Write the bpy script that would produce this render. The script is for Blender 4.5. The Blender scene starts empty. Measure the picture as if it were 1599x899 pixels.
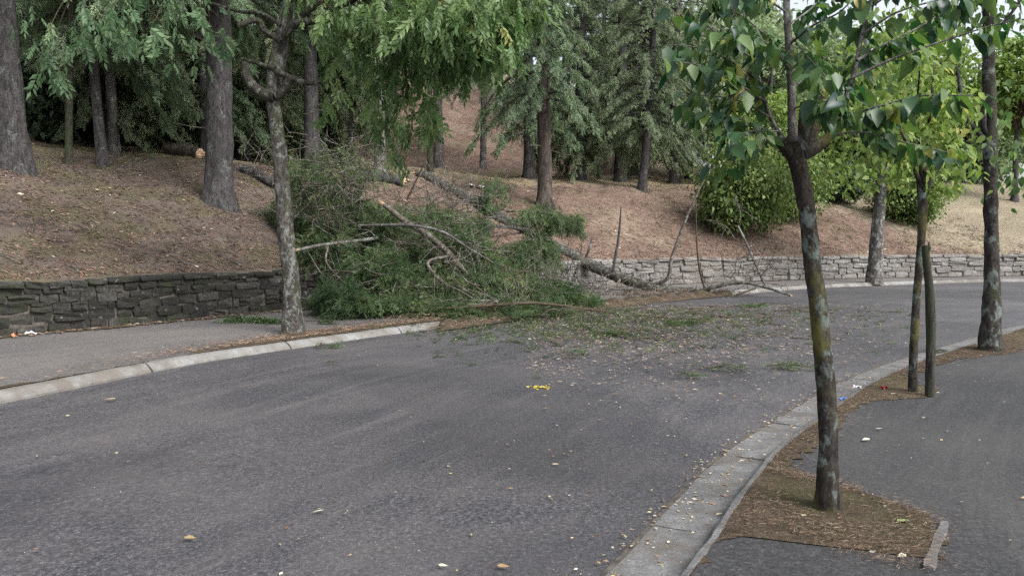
import bpy, math, random
import numpy as np
from mathutils import Vector, Matrix
random.seed(11)
rng = np.random.default_rng(11)
scene = bpy.context.scene
COL = scene.collection
R = math.radians

# ---------------------------------------------------------------- camera, sky, sun, exposure
EYE = 1.6
FPX = 1160.0                                    # focal length in pixels of the 1599 px wide photograph
PITCH = math.atan((449.5-368)/FPX)
cd = bpy.data.cameras.new('camera'); cam = bpy.data.objects.new('camera', cd); COL.objects.link(cam)
cd.sensor_width = 36; cd.lens = 36*FPX/1599; cd.clip_start = .05; cd.clip_end = 3000
cam.location = (0, 0, EYE); cam.rotation_euler = (math.pi/2-PITCH, 0, 0)
scene.camera = cam

SUN_EL, SUN_AZ = 46, 132                        # soft light from high behind, a little to the right (azimuth clockwise from +Y)
w = bpy.data.worlds.new('World'); scene.world = w; w.use_nodes = True
nt = w.node_tree; nt.nodes.clear()
sky = nt.nodes.new('ShaderNodeTexSky'); sky.sky_type = 'NISHITA'; sky.sun_disc = False
sky.sun_elevation = R(SUN_EL); sky.sun_rotation = R(SUN_AZ); sky.air_density = 1.0; sky.dust_density = 4.0; sky.ozone_density = 1.0
hs = nt.nodes.new('ShaderNodeHueSaturation'); hs.inputs['Saturation'].default_value = .34   # overcast: nearly colourless cloud light
bgd = nt.nodes.new('ShaderNodeBackground'); bgd.inputs['Strength'].default_value = .15
wo = nt.nodes.new('ShaderNodeOutputWorld')
nt.links.new(sky.outputs[0], hs.inputs['Color']); nt.links.new(hs.outputs[0], bgd.inputs['Color']); nt.links.new(bgd.outputs[0], wo.inputs['Surface'])
sl = bpy.data.lights.new('sun', 'SUN'); sl.energy = 1.5; sl.angle = R(25); sl.color = (1, .985, .96)
so = bpy.data.objects.new('sun', sl); COL.objects.link(so)
sd = Vector((math.sin(R(SUN_AZ))*math.cos(R(SUN_EL)), math.cos(R(SUN_AZ))*math.cos(R(SUN_EL)), math.sin(R(SUN_EL))))
so.rotation_euler = sd.to_track_quat('Z', 'Y').to_euler(); so.location = sd*60
scene.view_settings.view_transform = 'Standard'; scene.view_settings.look = 'None'
scene.view_settings.exposure = 1.05; scene.view_settings.gamma = 1; scene.view_settings.use_curve_mapping = False
scene.render.engine = 'CYCLES'
scene.cycles.max_bounces = 5; scene.cycles.diffuse_bounces = 3; scene.cycles.glossy_bounces = 2
scene.cycles.transmission_bounces = 3; scene.cycles.transparent_max_bounces = 4
scene.cycles.use_denoising = False

def sight(u, v, y):
    """the point at distance y that shows at (u, v) of the 1599 x 899 photograph"""
    a = (u-799.5)/FPX; b = -(v-449.5)/FPX
    c, s = math.cos(PITCH), math.sin(PITCH)
    d = np.array([a, c+b*s, -s+b*c]); return np.array([0, 0, EYE])+d*(y/d[1])

def onto(u, v, z=0.0):
    """the point at height z that shows at (u, v)"""
    a = (u-799.5)/FPX; b = -(v-449.5)/FPX
    c, s = math.cos(PITCH), math.sin(PITCH)
    d = np.array([a, c+b*s, -s+b*c]); return np.array([0, 0, EYE])+d*((z-EYE)/d[2])

# ---------------------------------------------------------------- lie of the land
def catmull(pts, n=8):
    P = np.array(pts, float)
    P = np.vstack([2*P[0]-P[1], P, 2*P[-1]-P[-2]])
    out = []
    for i in range(1, len(P)-2):
        p0, p1, p2, p3 = P[i-1], P[i], P[i+1], P[i+2]
        for t in np.linspace(0, 1, n, endpoint=False):
            out.append(.5*((2*p1)+(-p0+p2)*t+(2*p0-5*p1+4*p2-p3)*t*t+(-p0+3*p1-3*p2+p3)*t**3))
    out.append(P[-2])
    return np.array(out)

class Line:
    """A smooth plan curve measured by arc length; left() is the unit normal to its left."""
    def __init__(s, pts):
        c = catmull(pts)
        d = np.r_[0, np.cumsum(np.linalg.norm(np.diff(c, axis=0), axis=1))]
        s.len = d[-1]; s.t = d; s.c = c
        g = np.gradient(c, d, axis=0)
        for _ in range(6):
            g[1:-1] = (g[:-2]+2*g[1:-1]+g[2:])/4
        s.g = g/np.linalg.norm(g, axis=1)[:, None]
    def pos(s, t):
        return np.stack([np.interp(t, s.t, s.c[:, 0]), np.interp(t, s.t, s.c[:, 1])], -1)
    def tan(s, t):
        g = np.stack([np.interp(t, s.t, s.g[:, 0]), np.interp(t, s.t, s.g[:, 1])], -1)
        return g/np.linalg.norm(g, axis=-1, keepdims=True)
    def left(s, t):
        g = s.tan(t); return np.stack([-g[..., 1], g[..., 0]], -1)
    def near(s, xy):
        """arc length and signed distance (left positive) of the nearest point for each xy"""
        xy = np.atleast_2d(xy); A = s.c[:-1]; B = s.c[1:]; D = B-A; L2 = (D**2).sum(1)
        T = np.empty(len(xy)); S = np.empty(len(xy))
        for k in range(0, len(xy), 4000):
            q = xy[k:k+4000]
            w = q[:, None]-A[None]
            h = np.clip((w*D).sum(2)/L2, 0, 1)
            r = w-h[..., None]*D
            d2 = (r**2).sum(2); i = d2.argmin(1); j = np.arange(len(q))
            cr = D[i, 0]*r[j, i, 1]-D[i, 1]*r[j, i, 0]
            S[k:k+4000] = np.sqrt(d2[j, i])*np.where(cr >= 0, 1, -1)
            T[k:k+4000] = s.t[i]+h[j, i]*np.sqrt(L2[i])
        return T, S

KL = Line([(-16, -10), (-11.6, -4), (-8.4, 1), (-6.3, 4.5), (-4.95, 7.05), (-4.05, 9.1), (-3.1, 10.45), (-1.72, 12.3),
           (.4, 14.95), (3.0, 17.7), (5.2, 19.7), (7.5, 21.4), (10.1, 23.1), (13.9, 24.8), (18, 25.9), (28, 27.3), (45, 28), (75, 28)])
KR = Line([(-7.8, -10), (-3.6, -3), (-1.4, .5), (-.35, 2.1), (.53, 3.53), (1.01, 4.41), (1.54, 5.31), (2.16, 6.17), (2.84, 7.06),
           (3.53, 7.93), (4.89, 9.36), (6.73, 11.06), (9.16, 13.21), (13, 15.6), (18, 17.3), (28, 19), (45, 19.8), (75, 20)])
WL = Line([(-22, -10), (-16, -1), (-12.2, 4.6), (-9.4, 8.7), (-7.66, 11.0), (-6.44, 12.5), (-4.75, 14.8), (-2.6, 17.2), (.6, 20.1),
           (3.9, 22.5), (8.6, 24.95), (13.9, 26.8), (19.4, 28.1), (30, 29.6), (45, 30.4), (75, 30.6)])
WALL_H = .88           # top of the retaining wall
PAVE = .09             # both pavements
_T0 = float(WL.near([(12.5, 26.4)])[0][0])          # along-wall mark where the steep wooded bank gives way to the open slope

def sstep(a, b, x):
    t = np.clip((x-a)/(b-a), 0, 1); return t*t*(3-2*t)

def lump(x, y):
    """gentle unevenness of the bank"""
    return (.10*np.sin(.9*x+1.3*np.sin(.5*y))*np.sin(.8*y+.7)+.05*np.sin(2.3*x+1.1*y)*np.sin(1.9*y-.6*x+2)
            + .025*np.sin(5.1*x+.3)*np.sin(4.7*y+1.9))

def bank(T, S, x, y):
    s = np.maximum(S, 0)
    def ramp(a, b, k):    # smooth integrated slope change between a and b
        u = np.clip((s-a)/(b-a), 0, 1); return k*(b-a)*(u**3-u**4/2)+k*np.maximum(s-b, 0)
    wood = .44*s-ramp(4.5, 8, .31)+ramp(15, 20, .40)-ramp(34, 44, .45)
    field = .30*s-ramp(9, 15, .22)-ramp(26, 36, .06)
    m = sstep(_T0-1, _T0+9, T)
    h = wood*(1-m)+field*m
    return WALL_H-.05+h+lump(x, y)*sstep(.2, 2.5, s)*(1+.03*s)

def land(x, y):
    """height of the ground at plan points"""
    xy = np.stack([np.ravel(x), np.ravel(y)], -1).astype(float)
    T, S = WL.near(xy)
    z = bank(T, S, xy[:, 0], xy[:, 1])
    low = S <= .15
    if low.any():
        _, a = KL.near(xy[low]); _, b = KR.near(xy[low])
        z[low] = np.where((a < 0) & (b > -.34), 0.0, PAVE)
    return z

def gz(x, y): return float(land(x, y)[0])

# ---------------------------------------------------------------- mesh tools
class MB:
    """collects pieces of geometry and links them as one mesh object; every vertex carries two numbers for the material"""
    def __init__(s): s.V = []; s.F = []; s.A = []; s.B = []; s.M = []; s.n = 0
    def add(s, V, F, a=.5, b=0., m=0):
        V = np.asarray(V, float).reshape(-1, 3); F = np.asarray(F, int)
        if len(V) == 0 or len(F) == 0: return
        s.V.append(V); s.F.append(F+s.n); s.n += len(V)
        s.A.append(np.broadcast_to(np.asarray(a, float), (len(V),))); s.B.append(np.broadcast_to(np.asarray(b, float), (len(V),)))
        s.M.append(np.full(len(F), m, int))
    def mesh(s, name, mats, smooth=True):
        me = bpy.data.meshes.new(name)
        if s.n:
            V = np.concatenate(s.V)
            me.vertices.add(len(V)); me.vertices.foreach_set('co', V.ravel())
            tot = np.concatenate([np.full(len(f), f.shape[1]) for f in s.F]); idx = np.concatenate([f.ravel() for f in s.F])
            me.loops.add(len(idx)); me.loops.foreach_set('vertex_index', idx)
            me.polygons.add(len(tot)); me.polygons.foreach_set('loop_start', np.r_[0, np.cumsum(tot)[:-1]]); me.polygons.foreach_set('loop_total', tot)
            me.polygons.foreach_set('material_index', np.concatenate(s.M))
            me.polygons.foreach_set('use_smooth', np.full(len(tot), smooth))
            for nm, arr in (('rv', s.A), ('rw', s.B)):
                at = me.attributes.new(nm, 'FLOAT', 'POINT'); at.data.foreach_set('value', np.concatenate(arr))
            me.update(calc_edges=True); me.validate()
        for m in (mats if isinstance(mats, (list, tuple)) else [mats]): me.materials.append(m)
        return me
    def build(s, name, mats, parent=None, smooth=True):
        return link(name, s.mesh(name, mats, smooth), parent)

def link(name, me, parent=None):
    o = bpy.data.objects.new(name, me); COL.objects.link(o)
    if parent is not None:
        o.parent = parent; o.location = -parent.location      # part meshes are made in world coordinates
    return o

def tag(o, label=None, cat=None, group=None, kind=None):
    if label: o['label'] = label
    if cat: o['category'] = cat
    if group: o['group'] = group
    if kind: o['kind'] = kind
    return o

def thing(name, loc, label, cat, group=None):
    o = bpy.data.objects.new(name, None); COL.objects.link(o); o.empty_display_size = .2
    o.location = [float(q) for q in loc]; return tag(o, label, cat, group)

def smooth_path(pts, n):
    P = catmull(pts, 10); d = np.r_[0, np.cumsum(np.linalg.norm(np.diff(P, axis=0), axis=1))]
    t = np.linspace(0, d[-1], n); return np.stack([np.interp(t, d, P[:, k]) for k in range(3)], -1)

def wob(x, y, z, f, seed=0):
    return (np.sin(f*x*1.3+seed*1.7+1.1*np.sin(f*z*.9+seed))*np.sin(f*y*1.1-seed*.9+.8*np.sin(f*x*.7))
            + .6*np.sin(f*z*1.7+seed*2.3+1.4*np.sin(f*y*1.9))*np.sin(f*(x-y)*1.5+seed))

def tube(mb, pts, rad, sides=8, a=.5, m=0, rough=0., seed=0, n=None, cap=True, freq=9., lobes=0.):
    pts = np.asarray(pts, float)
    if n: 
        r0 = np.interp(np.linspace(0, 1, n), np.linspace(0, 1, len(rad)), rad); pts = smooth_path(pts, n); rad = r0
    rad = np.asarray(rad, float)
    T = np.gradient(pts, axis=0); T /= np.linalg.norm(T, axis=1)[:, None]+1e-9
    ref = np.array([1., 0, 0]) if abs(T[0, 0]) < .8 else np.array([0, 1., 0])
    U = np.empty_like(T); u = ref-T[0]*(ref@T[0]); u /= np.linalg.norm(u)
    for i in range(len(T)):
        u = u-T[i]*(u@T[i]); u /= np.linalg.norm(u)+1e-9; U[i] = u
    W = np.cross(T, U)
    th = np.linspace(0, 2*np.pi, sides, endpoint=False)
    D = U[:, None]*np.cos(th)[None, :, None]+W[:, None]*np.sin(th)[None, :, None]
    V = pts[:, None]+D*rad[:, None, None]
    if rough:
        k = 1+rough*(wob(V[..., 0], V[..., 1], V[..., 2]*.5, freq, seed)+.55*wob(V[..., 0], V[..., 1], V[..., 2]*.6, freq*2.7, seed+3))
        if lobes:
            dist = np.r_[0, np.cumsum(np.linalg.norm(np.diff(pts, axis=0), axis=1))]; k = k+lobes*np.exp(-np.maximum(dist-.12, 0)/.12)[:, None]*(.5+.5*np.sin(4*th+seed)+.4*np.sin(7*th+2*seed))[None]
        V = pts[:, None]+D*(rad[:, None]*k)[..., None]
    nr = len(pts); i = np.arange(nr-1)[:, None]*sides; j = np.arange(sides)[None]; j2 = (j+1) % sides
    F = np.stack([i+j, i+j2, i+sides+j2, i+sides+j], -1).reshape(-1, 4)
    mb.add(V.reshape(-1, 3), F, a, m=m)
    if cap:
        for e in (0, nr-1):
            c = pts[e]; ring = V[e]; tri = np.stack([np.zeros(sides, int), 1+np.arange(sides), 1+(np.arange(sides)+1) % sides], -1)
            if e == 0: tri = tri[:, ::-1]
            mb.add(np.vstack([c, ring]), tri, a, m=m)

def unit(v): return v/(np.linalg.norm(v, axis=-1, keepdims=True)+1e-9)

def scatter(mb, tmpl, pos, dirs, ups, scale, a=.5, b=0., m=0):
    """copies of a small template (x forward, z up) joined into the mesh"""
    V, F = tmpl; pos = np.asarray(pos, float); N = len(pos)
    if N == 0: return
    x = unit(np.asarray(dirs, float)); z = np.asarray(ups, float); z = unit(z-x*(z*x).sum(1)[:, None]); y = np.cross(z, x)
    s = np.broadcast_to(np.asarray(scale, float), (N,))[:, None, None]
    P = pos[:, None]+s*(V[None, :, 0:1]*x[:, None]+V[None, :, 1:2]*y[:, None]+V[None, :, 2:3]*z[:, None])
    k = len(V); FF = (F[None]+(np.arange(N)*k)[:, None, None]).reshape(-1, F.shape[1])
    mb.add(P.reshape(-1, 3), FF, np.repeat(np.broadcast_to(np.asarray(a, float), (N,)), k), np.repeat(np.broadcast_to(np.asarray(b, float), (N,)), k), m)

def spray_tmpl(n=7, wid=.055, reach=.5, ang=48, droop=.25, seed=0, zj=.08):
    """a flat conifer spray: a midrib with pairs of slivers"""
    q = np.random.default_rng(seed); V = []; F = []
    def kite(p, d, l, w_):
        sd = np.array([-d[1], d[0], 0.]); sd /= np.linalg.norm(sd)+1e-9
        i = len(V); V.extend([p, p+d*l*.45+sd*w_, p+d*l+np.array([0, 0, -.12*l]), p+d*l*.5-sd*w_]); F.append([i, i+1, i+2, i+3])
    for k in range(n):
        t = (k+.4)/n; p = np.array([t+q.uniform(-.04, .04), .10*math.sin(4*t+seed), -droop*t*t])
        for sg in (-1, 1):
            if q.uniform() < .12: continue
            an = math.radians(ang+q.uniform(-28, 28)); l = (reach*(1-t*.7)*(.5+.5*min(1, t*4)))*q.uniform(.35, 1.3)
            d = np.array([math.cos(an), sg*math.sin(an), q.uniform(-zj, zj)-droop*t]); kite(p, d, l, wid*q.uniform(.7, 1.2))
    kite(np.array([.55, 0, -droop*.3]), np.array([1., 0, -droop]), .5, wid)
    kite(np.array([0, 0, 0.]), np.array([1., 0, -droop*.4]), .7, wid*.4)
    return np.array(V), np.array(F)

def leaf_tmpl(l=1., w_=.32, fold=.12, curl=.15):
    """a pointed leaf folded on its midrib"""
    t = np.array([0, .28, .62, 1.]); wd = np.array([.0, 1., .72, .0])*w_
    V = [(0, 0, 0)]
    for k in (1, 2): V += [(t[k]*l, wd[k], fold*wd[k]-curl*t[k]**2), (t[k]*l, 0, -curl*t[k]**2-fold*wd[k]), (t[k]*l, -wd[k], fold*wd[k]-curl*t[k]**2)]
    V.append((l, 0, -curl))
    F = [(0, 2, 1), (0, 3, 2), (1, 2, 5), (1, 5, 4), (2, 3, 6), (2, 6, 5), (4, 5, 7), (5, 6, 7)]
    return np.array(V, float), np.array(F)

def pinnate_tmpl(n=5, l=.42, w_=.085, droop=.5, seed=0):
    """a drooping leaf stalk with paired slender leaflets"""
    q = np.random.default_rng(seed); V = []; F = []
    def lf(p, d, ll):
        sd = np.cross(d, [0, 0, 1.]); sd /= np.linalg.norm(sd)+1e-9
        i = len(V); V.extend([p, p+d*ll*.4+sd*w_, p+d*ll, p+d*ll*.4-sd*w_, p+d*ll*.4+np.array([0, 0, -.05])])
        F.extend([[i, i+1, i+4], [i, i+4, i+3], [i+1, i+2, i+4], [i+4, i+2, i+3]])
    for k in range(n):
        t = .2+.75*k/n; p = np.array([t, 0, -droop*t*t])
        for sg in (-1, 1):
            an = math.radians(q.uniform(35, 65)); d = unit(np.array([math.cos(an), sg*math.sin(an), -droop*q.uniform(.6, 1.6)])); lf(p, d, l*q.uniform(.75, 1.15))
    p = np.array([.95, 0, -droop*.9]); lf(p, unit(np.array([.8, 0, -droop*1.4])), l*1.1)
    i = len(V); V.extend([np.array([0, .008, 0]), np.array([0, -.008, 0]), np.array([1., 0, -droop])]); F.append([i, i+1, i+2])
    return np.array(V), np.array(F)

SPR = [spray_tmpl(7, .042, .55, 46, .3, seed=k, zj=.5) for k in range(3)]
SPRF = [spray_tmpl(9, .028, .48, 42, .2, seed=10+k, zj=.6) for k in range(3)]     # finer, for what lies near
PIN = [pinnate_tmpl(seed=k) for k in range(3)]
LEAF = leaf_tmpl()
KITE = (np.array([(0, 0, 0), (.4, .5, .04), (1, 0, 0), (.5, -.5, .03)], float), np.array([(0, 1, 2, 3)]))

def rdir(N, zlo=-1., zhi=1., q=rng):
    a = q.uniform(0, 2*np.pi, N); z = q.uniform(zlo, zhi, N); r = np.sqrt(np.maximum(0, 1-z*z))
    return np.stack([r*np.cos(a), r*np.sin(a), z], -1)

# ---------------------------------------------------------------- materials
def nodes(name):
    m = bpy.data.materials.new(name); m.use_nodes = True; t = m.node_tree
    return m, t, t.nodes['Principled BSDF']
def N(t, kind, **kw):
    n = t.nodes.new('ShaderNode'+kind)
    for k, v in kw.items():
        if k in n.inputs: n.inputs[k].default_value = v
        else: setattr(n, k, v)
    return n
def pos(t, scale=(1, 1, 1)):
    g = N(t, 'NewGeometry'); mp = N(t, 'Mapping'); mp.inputs['Scale'].default_value = scale
    t.links.new(g.outputs['Position'], mp.inputs['Vector']); return mp.outputs[0]
def noise(t, vec, scale, detail=4, rough=.55, dist=0.):
    n = N(t, 'TexNoise', Scale=scale, Detail=detail, Roughness=rough, Distortion=dist); t.links.new(vec, n.inputs['Vector']); return n.outputs[0]
def ramp(t, fac, stops, interp='LINEAR'):
    r = N(t, 'ValToRGB'); e = r.color_ramp; e.interpolation = interp
    while len(e.elements) < len(stops): e.elements.new(.5)
    for el, (p, c) in zip(e.elements, stops): el.position = p; el.color = (*c, 1) if len(c) == 3 else c
    t.links.new(fac, r.inputs[0]); return r.outputs[0]
def g1(x): return (x, x, x)
def mix(t, fac, a, b, mode='MIX'):
    n = N(t, 'Mix', data_type='RGBA', blend_type=mode)
    for s, k in ((fac, 0), (a, 6), (b, 7)):
        if isinstance(s, (int, float)): n.inputs[k].default_value = s
        elif isinstance(s, tuple): n.inputs[k].default_value = (*s, 1)
        else: t.links.new(s, n.inputs[k])
    return n.outputs[2]
def math_(t, op, a, b=0.):
    n = N(t, 'Math', operation=op)
    for s, k in ((a, 0), (b, 1)):
        if isinstance(s, (int, float)): n.inputs[k].default_value = s
        else: t.links.new(s, n.inputs[k])
    return n.outputs[0]
def bump(t, b, h, strength=.5, dist=.02):
    n = N(t, 'Bump', Strength=strength, Distance=dist); t.links.new(h, n.inputs['Height']); t.links.new(n.outputs[0], b.inputs['Normal'])
def attr(t, nm):
    a = N(t, 'Attribute'); a.attribute_name = nm; return a.outputs['Fac']

def foliage_mat(name, dark, mid, light, trans=.35, rough=.55, spec=.3, odd=None):
    m, t, b = nodes(name)
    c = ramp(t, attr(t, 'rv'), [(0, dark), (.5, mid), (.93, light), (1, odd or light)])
    n = noise(t, pos(t), .9, 2); c = mix(t, ramp(t, n, [(.35, g1(0)), (.7, g1(.35))]), c, mid)
    t.links.new(c, b.inputs['Base Color']); b.inputs['Roughness'].default_value = rough; b.inputs['Specular IOR Level'].default_value = spec
    tr = N(t, 'BsdfTranslucent'); br = N(t, 'BrightContrast', Bright=.01, Contrast=.1); t.links.new(c, br.inputs[0]); t.links.new(br.outputs[0], tr.inputs[0])
    ms = N(t, 'MixShader'); ms.inputs[0].default_value = trans; o = t.nodes['Material Output']
    t.links.new(b.outputs[0], ms.inputs[1]); t.links.new(tr.outputs[0], ms.inputs[2]); t.links.new(ms.outputs[0], o.inputs['Surface'])
    return m

def bark_mat(name, dark, light, fissure=14., squash=.22, lichen=None, amount=.5, moss=None, depth=.03, lscale=5.):
    m, t, b = nodes(name)
    p = pos(t, (1, 1, squash)); f = noise(t, p, fissure, 6, .65, .6)
    c = ramp(t, f, [(.36, dark), (.60, light)])
    fs = noise(t, pos(t, (1, 1, .5)), fissure*3.2, 4, .7); c = mix(t, ramp(t, fs, [(.36, g1(.75)), (.55, g1(0))]), c, tuple(x*.5 for x in dark)); f = mix(t, .4, f, fs)
    big = noise(t, pos(t), 1.3, 3); c = mix(t, ramp(t, big, [(.3, g1(0)), (.75, g1(.45))]), c, tuple(x*.6 for x in dark))
    if moss:
        mn = noise(t, pos(t, (1, 1, .6)), 3.1, 5, .65); c = mix(t, ramp(t, mn, [(.5, g1(0)), (.62, g1(.8))]), c, moss)
    if lichen:
        ln = noise(t, pos(t, (1, 1, .7)), lscale, 7, .68, .3); fac = ramp(t, ln, [(.60-amount*.25, g1(0)), (.66-amount*.25, g1(.85))])
        lt = ramp(t, noise(t, pos(t), 40, 3), [(.3, tuple(x*.55 for x in lichen)), (.7, lichen)]); c = mix(t, fac, c, lt)
    t.links.new(c, b.inputs['Base Color']); b.inputs['Roughness'].default_value = .95; b.inputs['Specular IOR Level'].default_value = .15
    bump(t, b, f, .9, depth); return m

M = {}
def make_materials():
    # asphalt: rv = metres across, rw = metres along
    def asphalt(name, c0, c1, grit, dust, dustc, rough=.78, streak=.5, cracks=False):
        m, t, b = nodes(name)
        fine = noise(t, pos(t), 95, 3, .7); mid = noise(t, pos(t), 19, 5, .75); big = noise(t, pos(t), .55, 5, .6, .4)
        c = ramp(t, fine, [(.36, c0), (.62, c1), (.74, grit)])
        c = mix(t, ramp(t, mid, [(.38, g1(.6)), (.6, g1(0))]), c, tuple(x*.55 for x in c0)); m2 = noise(t, pos(t), 42, 4, .75); c = mix(t, ramp(t, m2, [(.40, g1(.8)), (.5, g1(0))]), c, tuple(x*.35 for x in c0)); c = mix(t, ramp(t, m2, [(.58, g1(0)), (.7, g1(.6))]), c, grit)
        cx = N(t, 'CombineXYZ'); t.links.new(math_(t, 'MULTIPLY', attr(t, 'rv'), 4.2), cx.inputs[0]); t.links.new(math_(t, 'MULTIPLY', attr(t, 'rw'), .30), cx.inputs[1])
        st = noise(t, cx.outputs[0], 1.0, 8, .72, .25)
        c = mix(t, ramp(t, st, [(.5, g1(0)), (.72, g1(streak))]), c, dustc)
        c = mix(t, ramp(t, st, [(.28, g1(.6)), (.45, g1(0))]), c, tuple(x*.7 for x in c0))
        c = mix(t, ramp(t, big, [(.42, g1(0)), (.7, g1(dust))]), c, dustc)
        if cracks:
            wv = N(t, 'VectorMath', operation='ADD'); nz = N(t, 'TexNoise', Scale=2.2, Detail=5); t.links.new(pos(t), nz.inputs['Vector']); t.links.new(pos(t, (.42, .30, .4)), wv.inputs[0]); sc = N(t, 'VectorMath', operation='SCALE'); sc.inputs['Scale'].default_value = .35; t.links.new(nz.outputs['Color'], sc.inputs[0]); t.links.new(sc.outputs[0], wv.inputs[1])
            vo = N(t, 'TexVoronoi', feature='DISTANCE_TO_EDGE', Scale=1.0); t.links.new(wv.outputs[0], vo.inputs['Vector'])
            gap = noise(t, pos(t), .7, 3); k = math_(t, 'MULTIPLY', ramp(t, vo.outputs['Distance'], [(0, g1(1)), (.007, g1(0))]), ramp(t, gap, [(.52, g1(0)), (.6, g1(.4))])); c = mix(t, k, c, (.02, .019, .018))
            pt = noise(t, pos(t), .23, 2, .4, .2); c = mix(t, ramp(t, pt, [(.5, g1(0)), (.53, g1(.28))]), c, tuple(x*.55 for x in c0))
        t.links.new(c, b.inputs['Base Color']); b.inputs['Roughness'].default_value = rough; b.inputs['Specular IOR Level'].default_value = .5
        h = mix(t, .5, fine, mid); bump(t, b, mix(t, .5, h, m2), .9, .012); return m
    M['road'] = asphalt('road asphalt', (.044, .043, .049), (.097, .094, .103), (.30, .288, .295), .4, (.15, .136, .132), .60, .4, cracks=True)
    M['pave_left'] = asphalt('trodden asphalt', (.10, .094, .092), (.165, .155, .152), (.25, .235, .225), .6, (.17, .15, .135), .8)
    M['pave_right'] = asphalt('dark pavement asphalt', (.021, .022, .025), (.048, .049, .053), (.14, .139, .138), .4, (.075, .07, .066), .85)
    m, t, b = nodes('kerb concrete'); n = noise(t, pos(t), 7, 7, .7); f = noise(t, pos(t), 80, 3)
    c = ramp(t, n, [(.3, (.10, .10, .097)), (.55, (.20, .204, .20)), (.75, (.30, .305, .295))]); c = mix(t, ramp(t, f, [(.35, g1(.35)), (.6, g1(0))]), c, (.15, .14, .13))
    oi = N(t, 'ObjectInfo'); c = mix(t, .3, c, ramp(t, oi.outputs['Random'], [(0, (.15, .14, .125)), (1, (.32, .32, .31))])); k2 = noise(t, pos(t), 1.9, 6, .7, .3); c = mix(t, ramp(t, k2, [(.42, g1(0)), (.6, g1(.9))]), c, (.12, .105, .09))
    t.links.new(c, b.inputs['Base Color']); b.inputs['Roughness'].default_value = .9; bump(t, b, mix(t, .5, n, f), .5, .01); M['concrete'] = m
    m, t, b = nodes('gutter concrete'); n = noise(t, pos(t), 5, 7, .72); f = noise(t, pos(t), 60, 4)
    c = ramp(t, n, [(.3, (.08, .08, .08)), (.52, (.16, .162, .165)), (.75, (.25, .25, .25))]); c = mix(t, ramp(t, f, [(.35, g1(.6)), (.6, g1(0))]), c, (.06, .056, .052)); d2 = noise(t, pos(t), 2.4, 7, .72, .4); c = mix(t, ramp(t, d2, [(.46, g1(0)), (.6, g1(.75))]), c, (.085, .075, .062))
    t.links.new(c, b.inputs['Base Color']); b.inputs['Roughness'].default_value = .88; bump(t, b, mix(t, .5, n, f), .6, .012); M['gutter'] = m
    def soil_parts(t, a, bb, c_, straw, strawamt, moss, mossamt):
        n = noise(t, pos(t), 9, 9, .75, .3); f = noise(t, pos(t, (1, 1.6, 1)), 42, 4, .7); big = noise(t, pos(t), .42, 5, .6, .3); b2 = noise(t, pos(t, (1, 1, 1)), .8, 6, .65, .2)
        c = ramp(t, n, [(.3, a), (.52, bb), (.72, c_)]); c = mix(t, ramp(t, f, [(.3, g1(.7)), (.52, g1(0))]), c, tuple(x*.45 for x in a))
        c = mix(t, ramp(t, f, [(.6, g1(0)), (.75, g1(.5))]), c, straw)
        c = mix(t, ramp(t, big, [(.5, g1(0)), (.66, g1(strawamt))]), c, straw); c = mix(t, ramp(t, b2, [(.54, g1(0)), (.7, g1(mossamt))]), c, moss)
        return c, mix(t, .4, n, f)
    def soil(name, *p):
        m, t, b = nodes(name); c, h = soil_parts(t, *p)
        t.links.new(c, b.inputs['Base Color']); b.inputs['Roughness'].default_value = 1; b.inputs['Specular IOR Level'].default_value = .1
        bump(t, b, h, 1., .06); return m
    # the bank: rv = how far the wooded needle floor has given way to dry field grass, rw = trodden straw on the terrace
    m, t, b = nodes('bank of needles and dry grass')
    c1, h = soil_parts(t, (.10, .066, .053), (.185, .128, .103), (.26, .192, .155), (.29, .24, .175), .5, (.12, .12, .06), .4)
    c2, _ = soil_parts(t, (.17, .14, .10), (.26, .22, .16), (.33, .29, .22), (.31, .28, .2), .7, (.16, .16, .09), .3)
    e = noise(t, pos(t), 1.4, 5, .6)
    fz = ramp(t, math_(t, 'ADD', attr(t, 'rv'), math_(t, 'MULTIPLY', math_(t, 'SUBTRACT', e, .5), .9)), [(.35, g1(0)), (.65, g1(1))])
    fs = ramp(t, math_(t, 'ADD', attr(t, 'rw'), math_(t, 'MULTIPLY', math_(t, 'SUBTRACT', e, .5), 1.2)), [(.4, g1(0)), (.9, g1(.75))])
    dk = noise(t, pos(t), 1.7, 7, .7, .4); c1 = mix(t, ramp(t, dk, [(.36, g1(.7)), (.52, g1(0))]), c1, (.06, .042, .034)); lt2 = noise(t, pos(t), 2.6, 6, .7); c1 = mix(t, ramp(t, lt2, [(.55, g1(0)), (.72, g1(.5))]), c1, (.28, .225, .18))
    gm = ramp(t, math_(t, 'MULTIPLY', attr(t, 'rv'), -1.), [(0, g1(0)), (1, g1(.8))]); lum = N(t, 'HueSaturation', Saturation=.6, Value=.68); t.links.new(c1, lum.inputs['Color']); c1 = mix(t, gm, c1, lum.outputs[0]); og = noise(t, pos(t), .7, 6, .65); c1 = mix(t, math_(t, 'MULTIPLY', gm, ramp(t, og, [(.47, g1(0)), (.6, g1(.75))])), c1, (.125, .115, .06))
    c = mix(t, fs, c1, (.26, .215, .14)); c = mix(t, fz, c, c2)
    t.links.new(c, b.inputs['Base Color']); b.inputs['Roughness'].default_value = 1; b.inputs['Specular IOR Level'].default_value = .1
    bump(t, b, h, 1., .06); M['bank'] = m
    M['verge'] = soil('verge soil', (.055, .042, .032), (.105, .08, .058), (.165, .135, .10), (.15, .13, .075), .5, (.07, .075, .03), .75)
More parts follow.
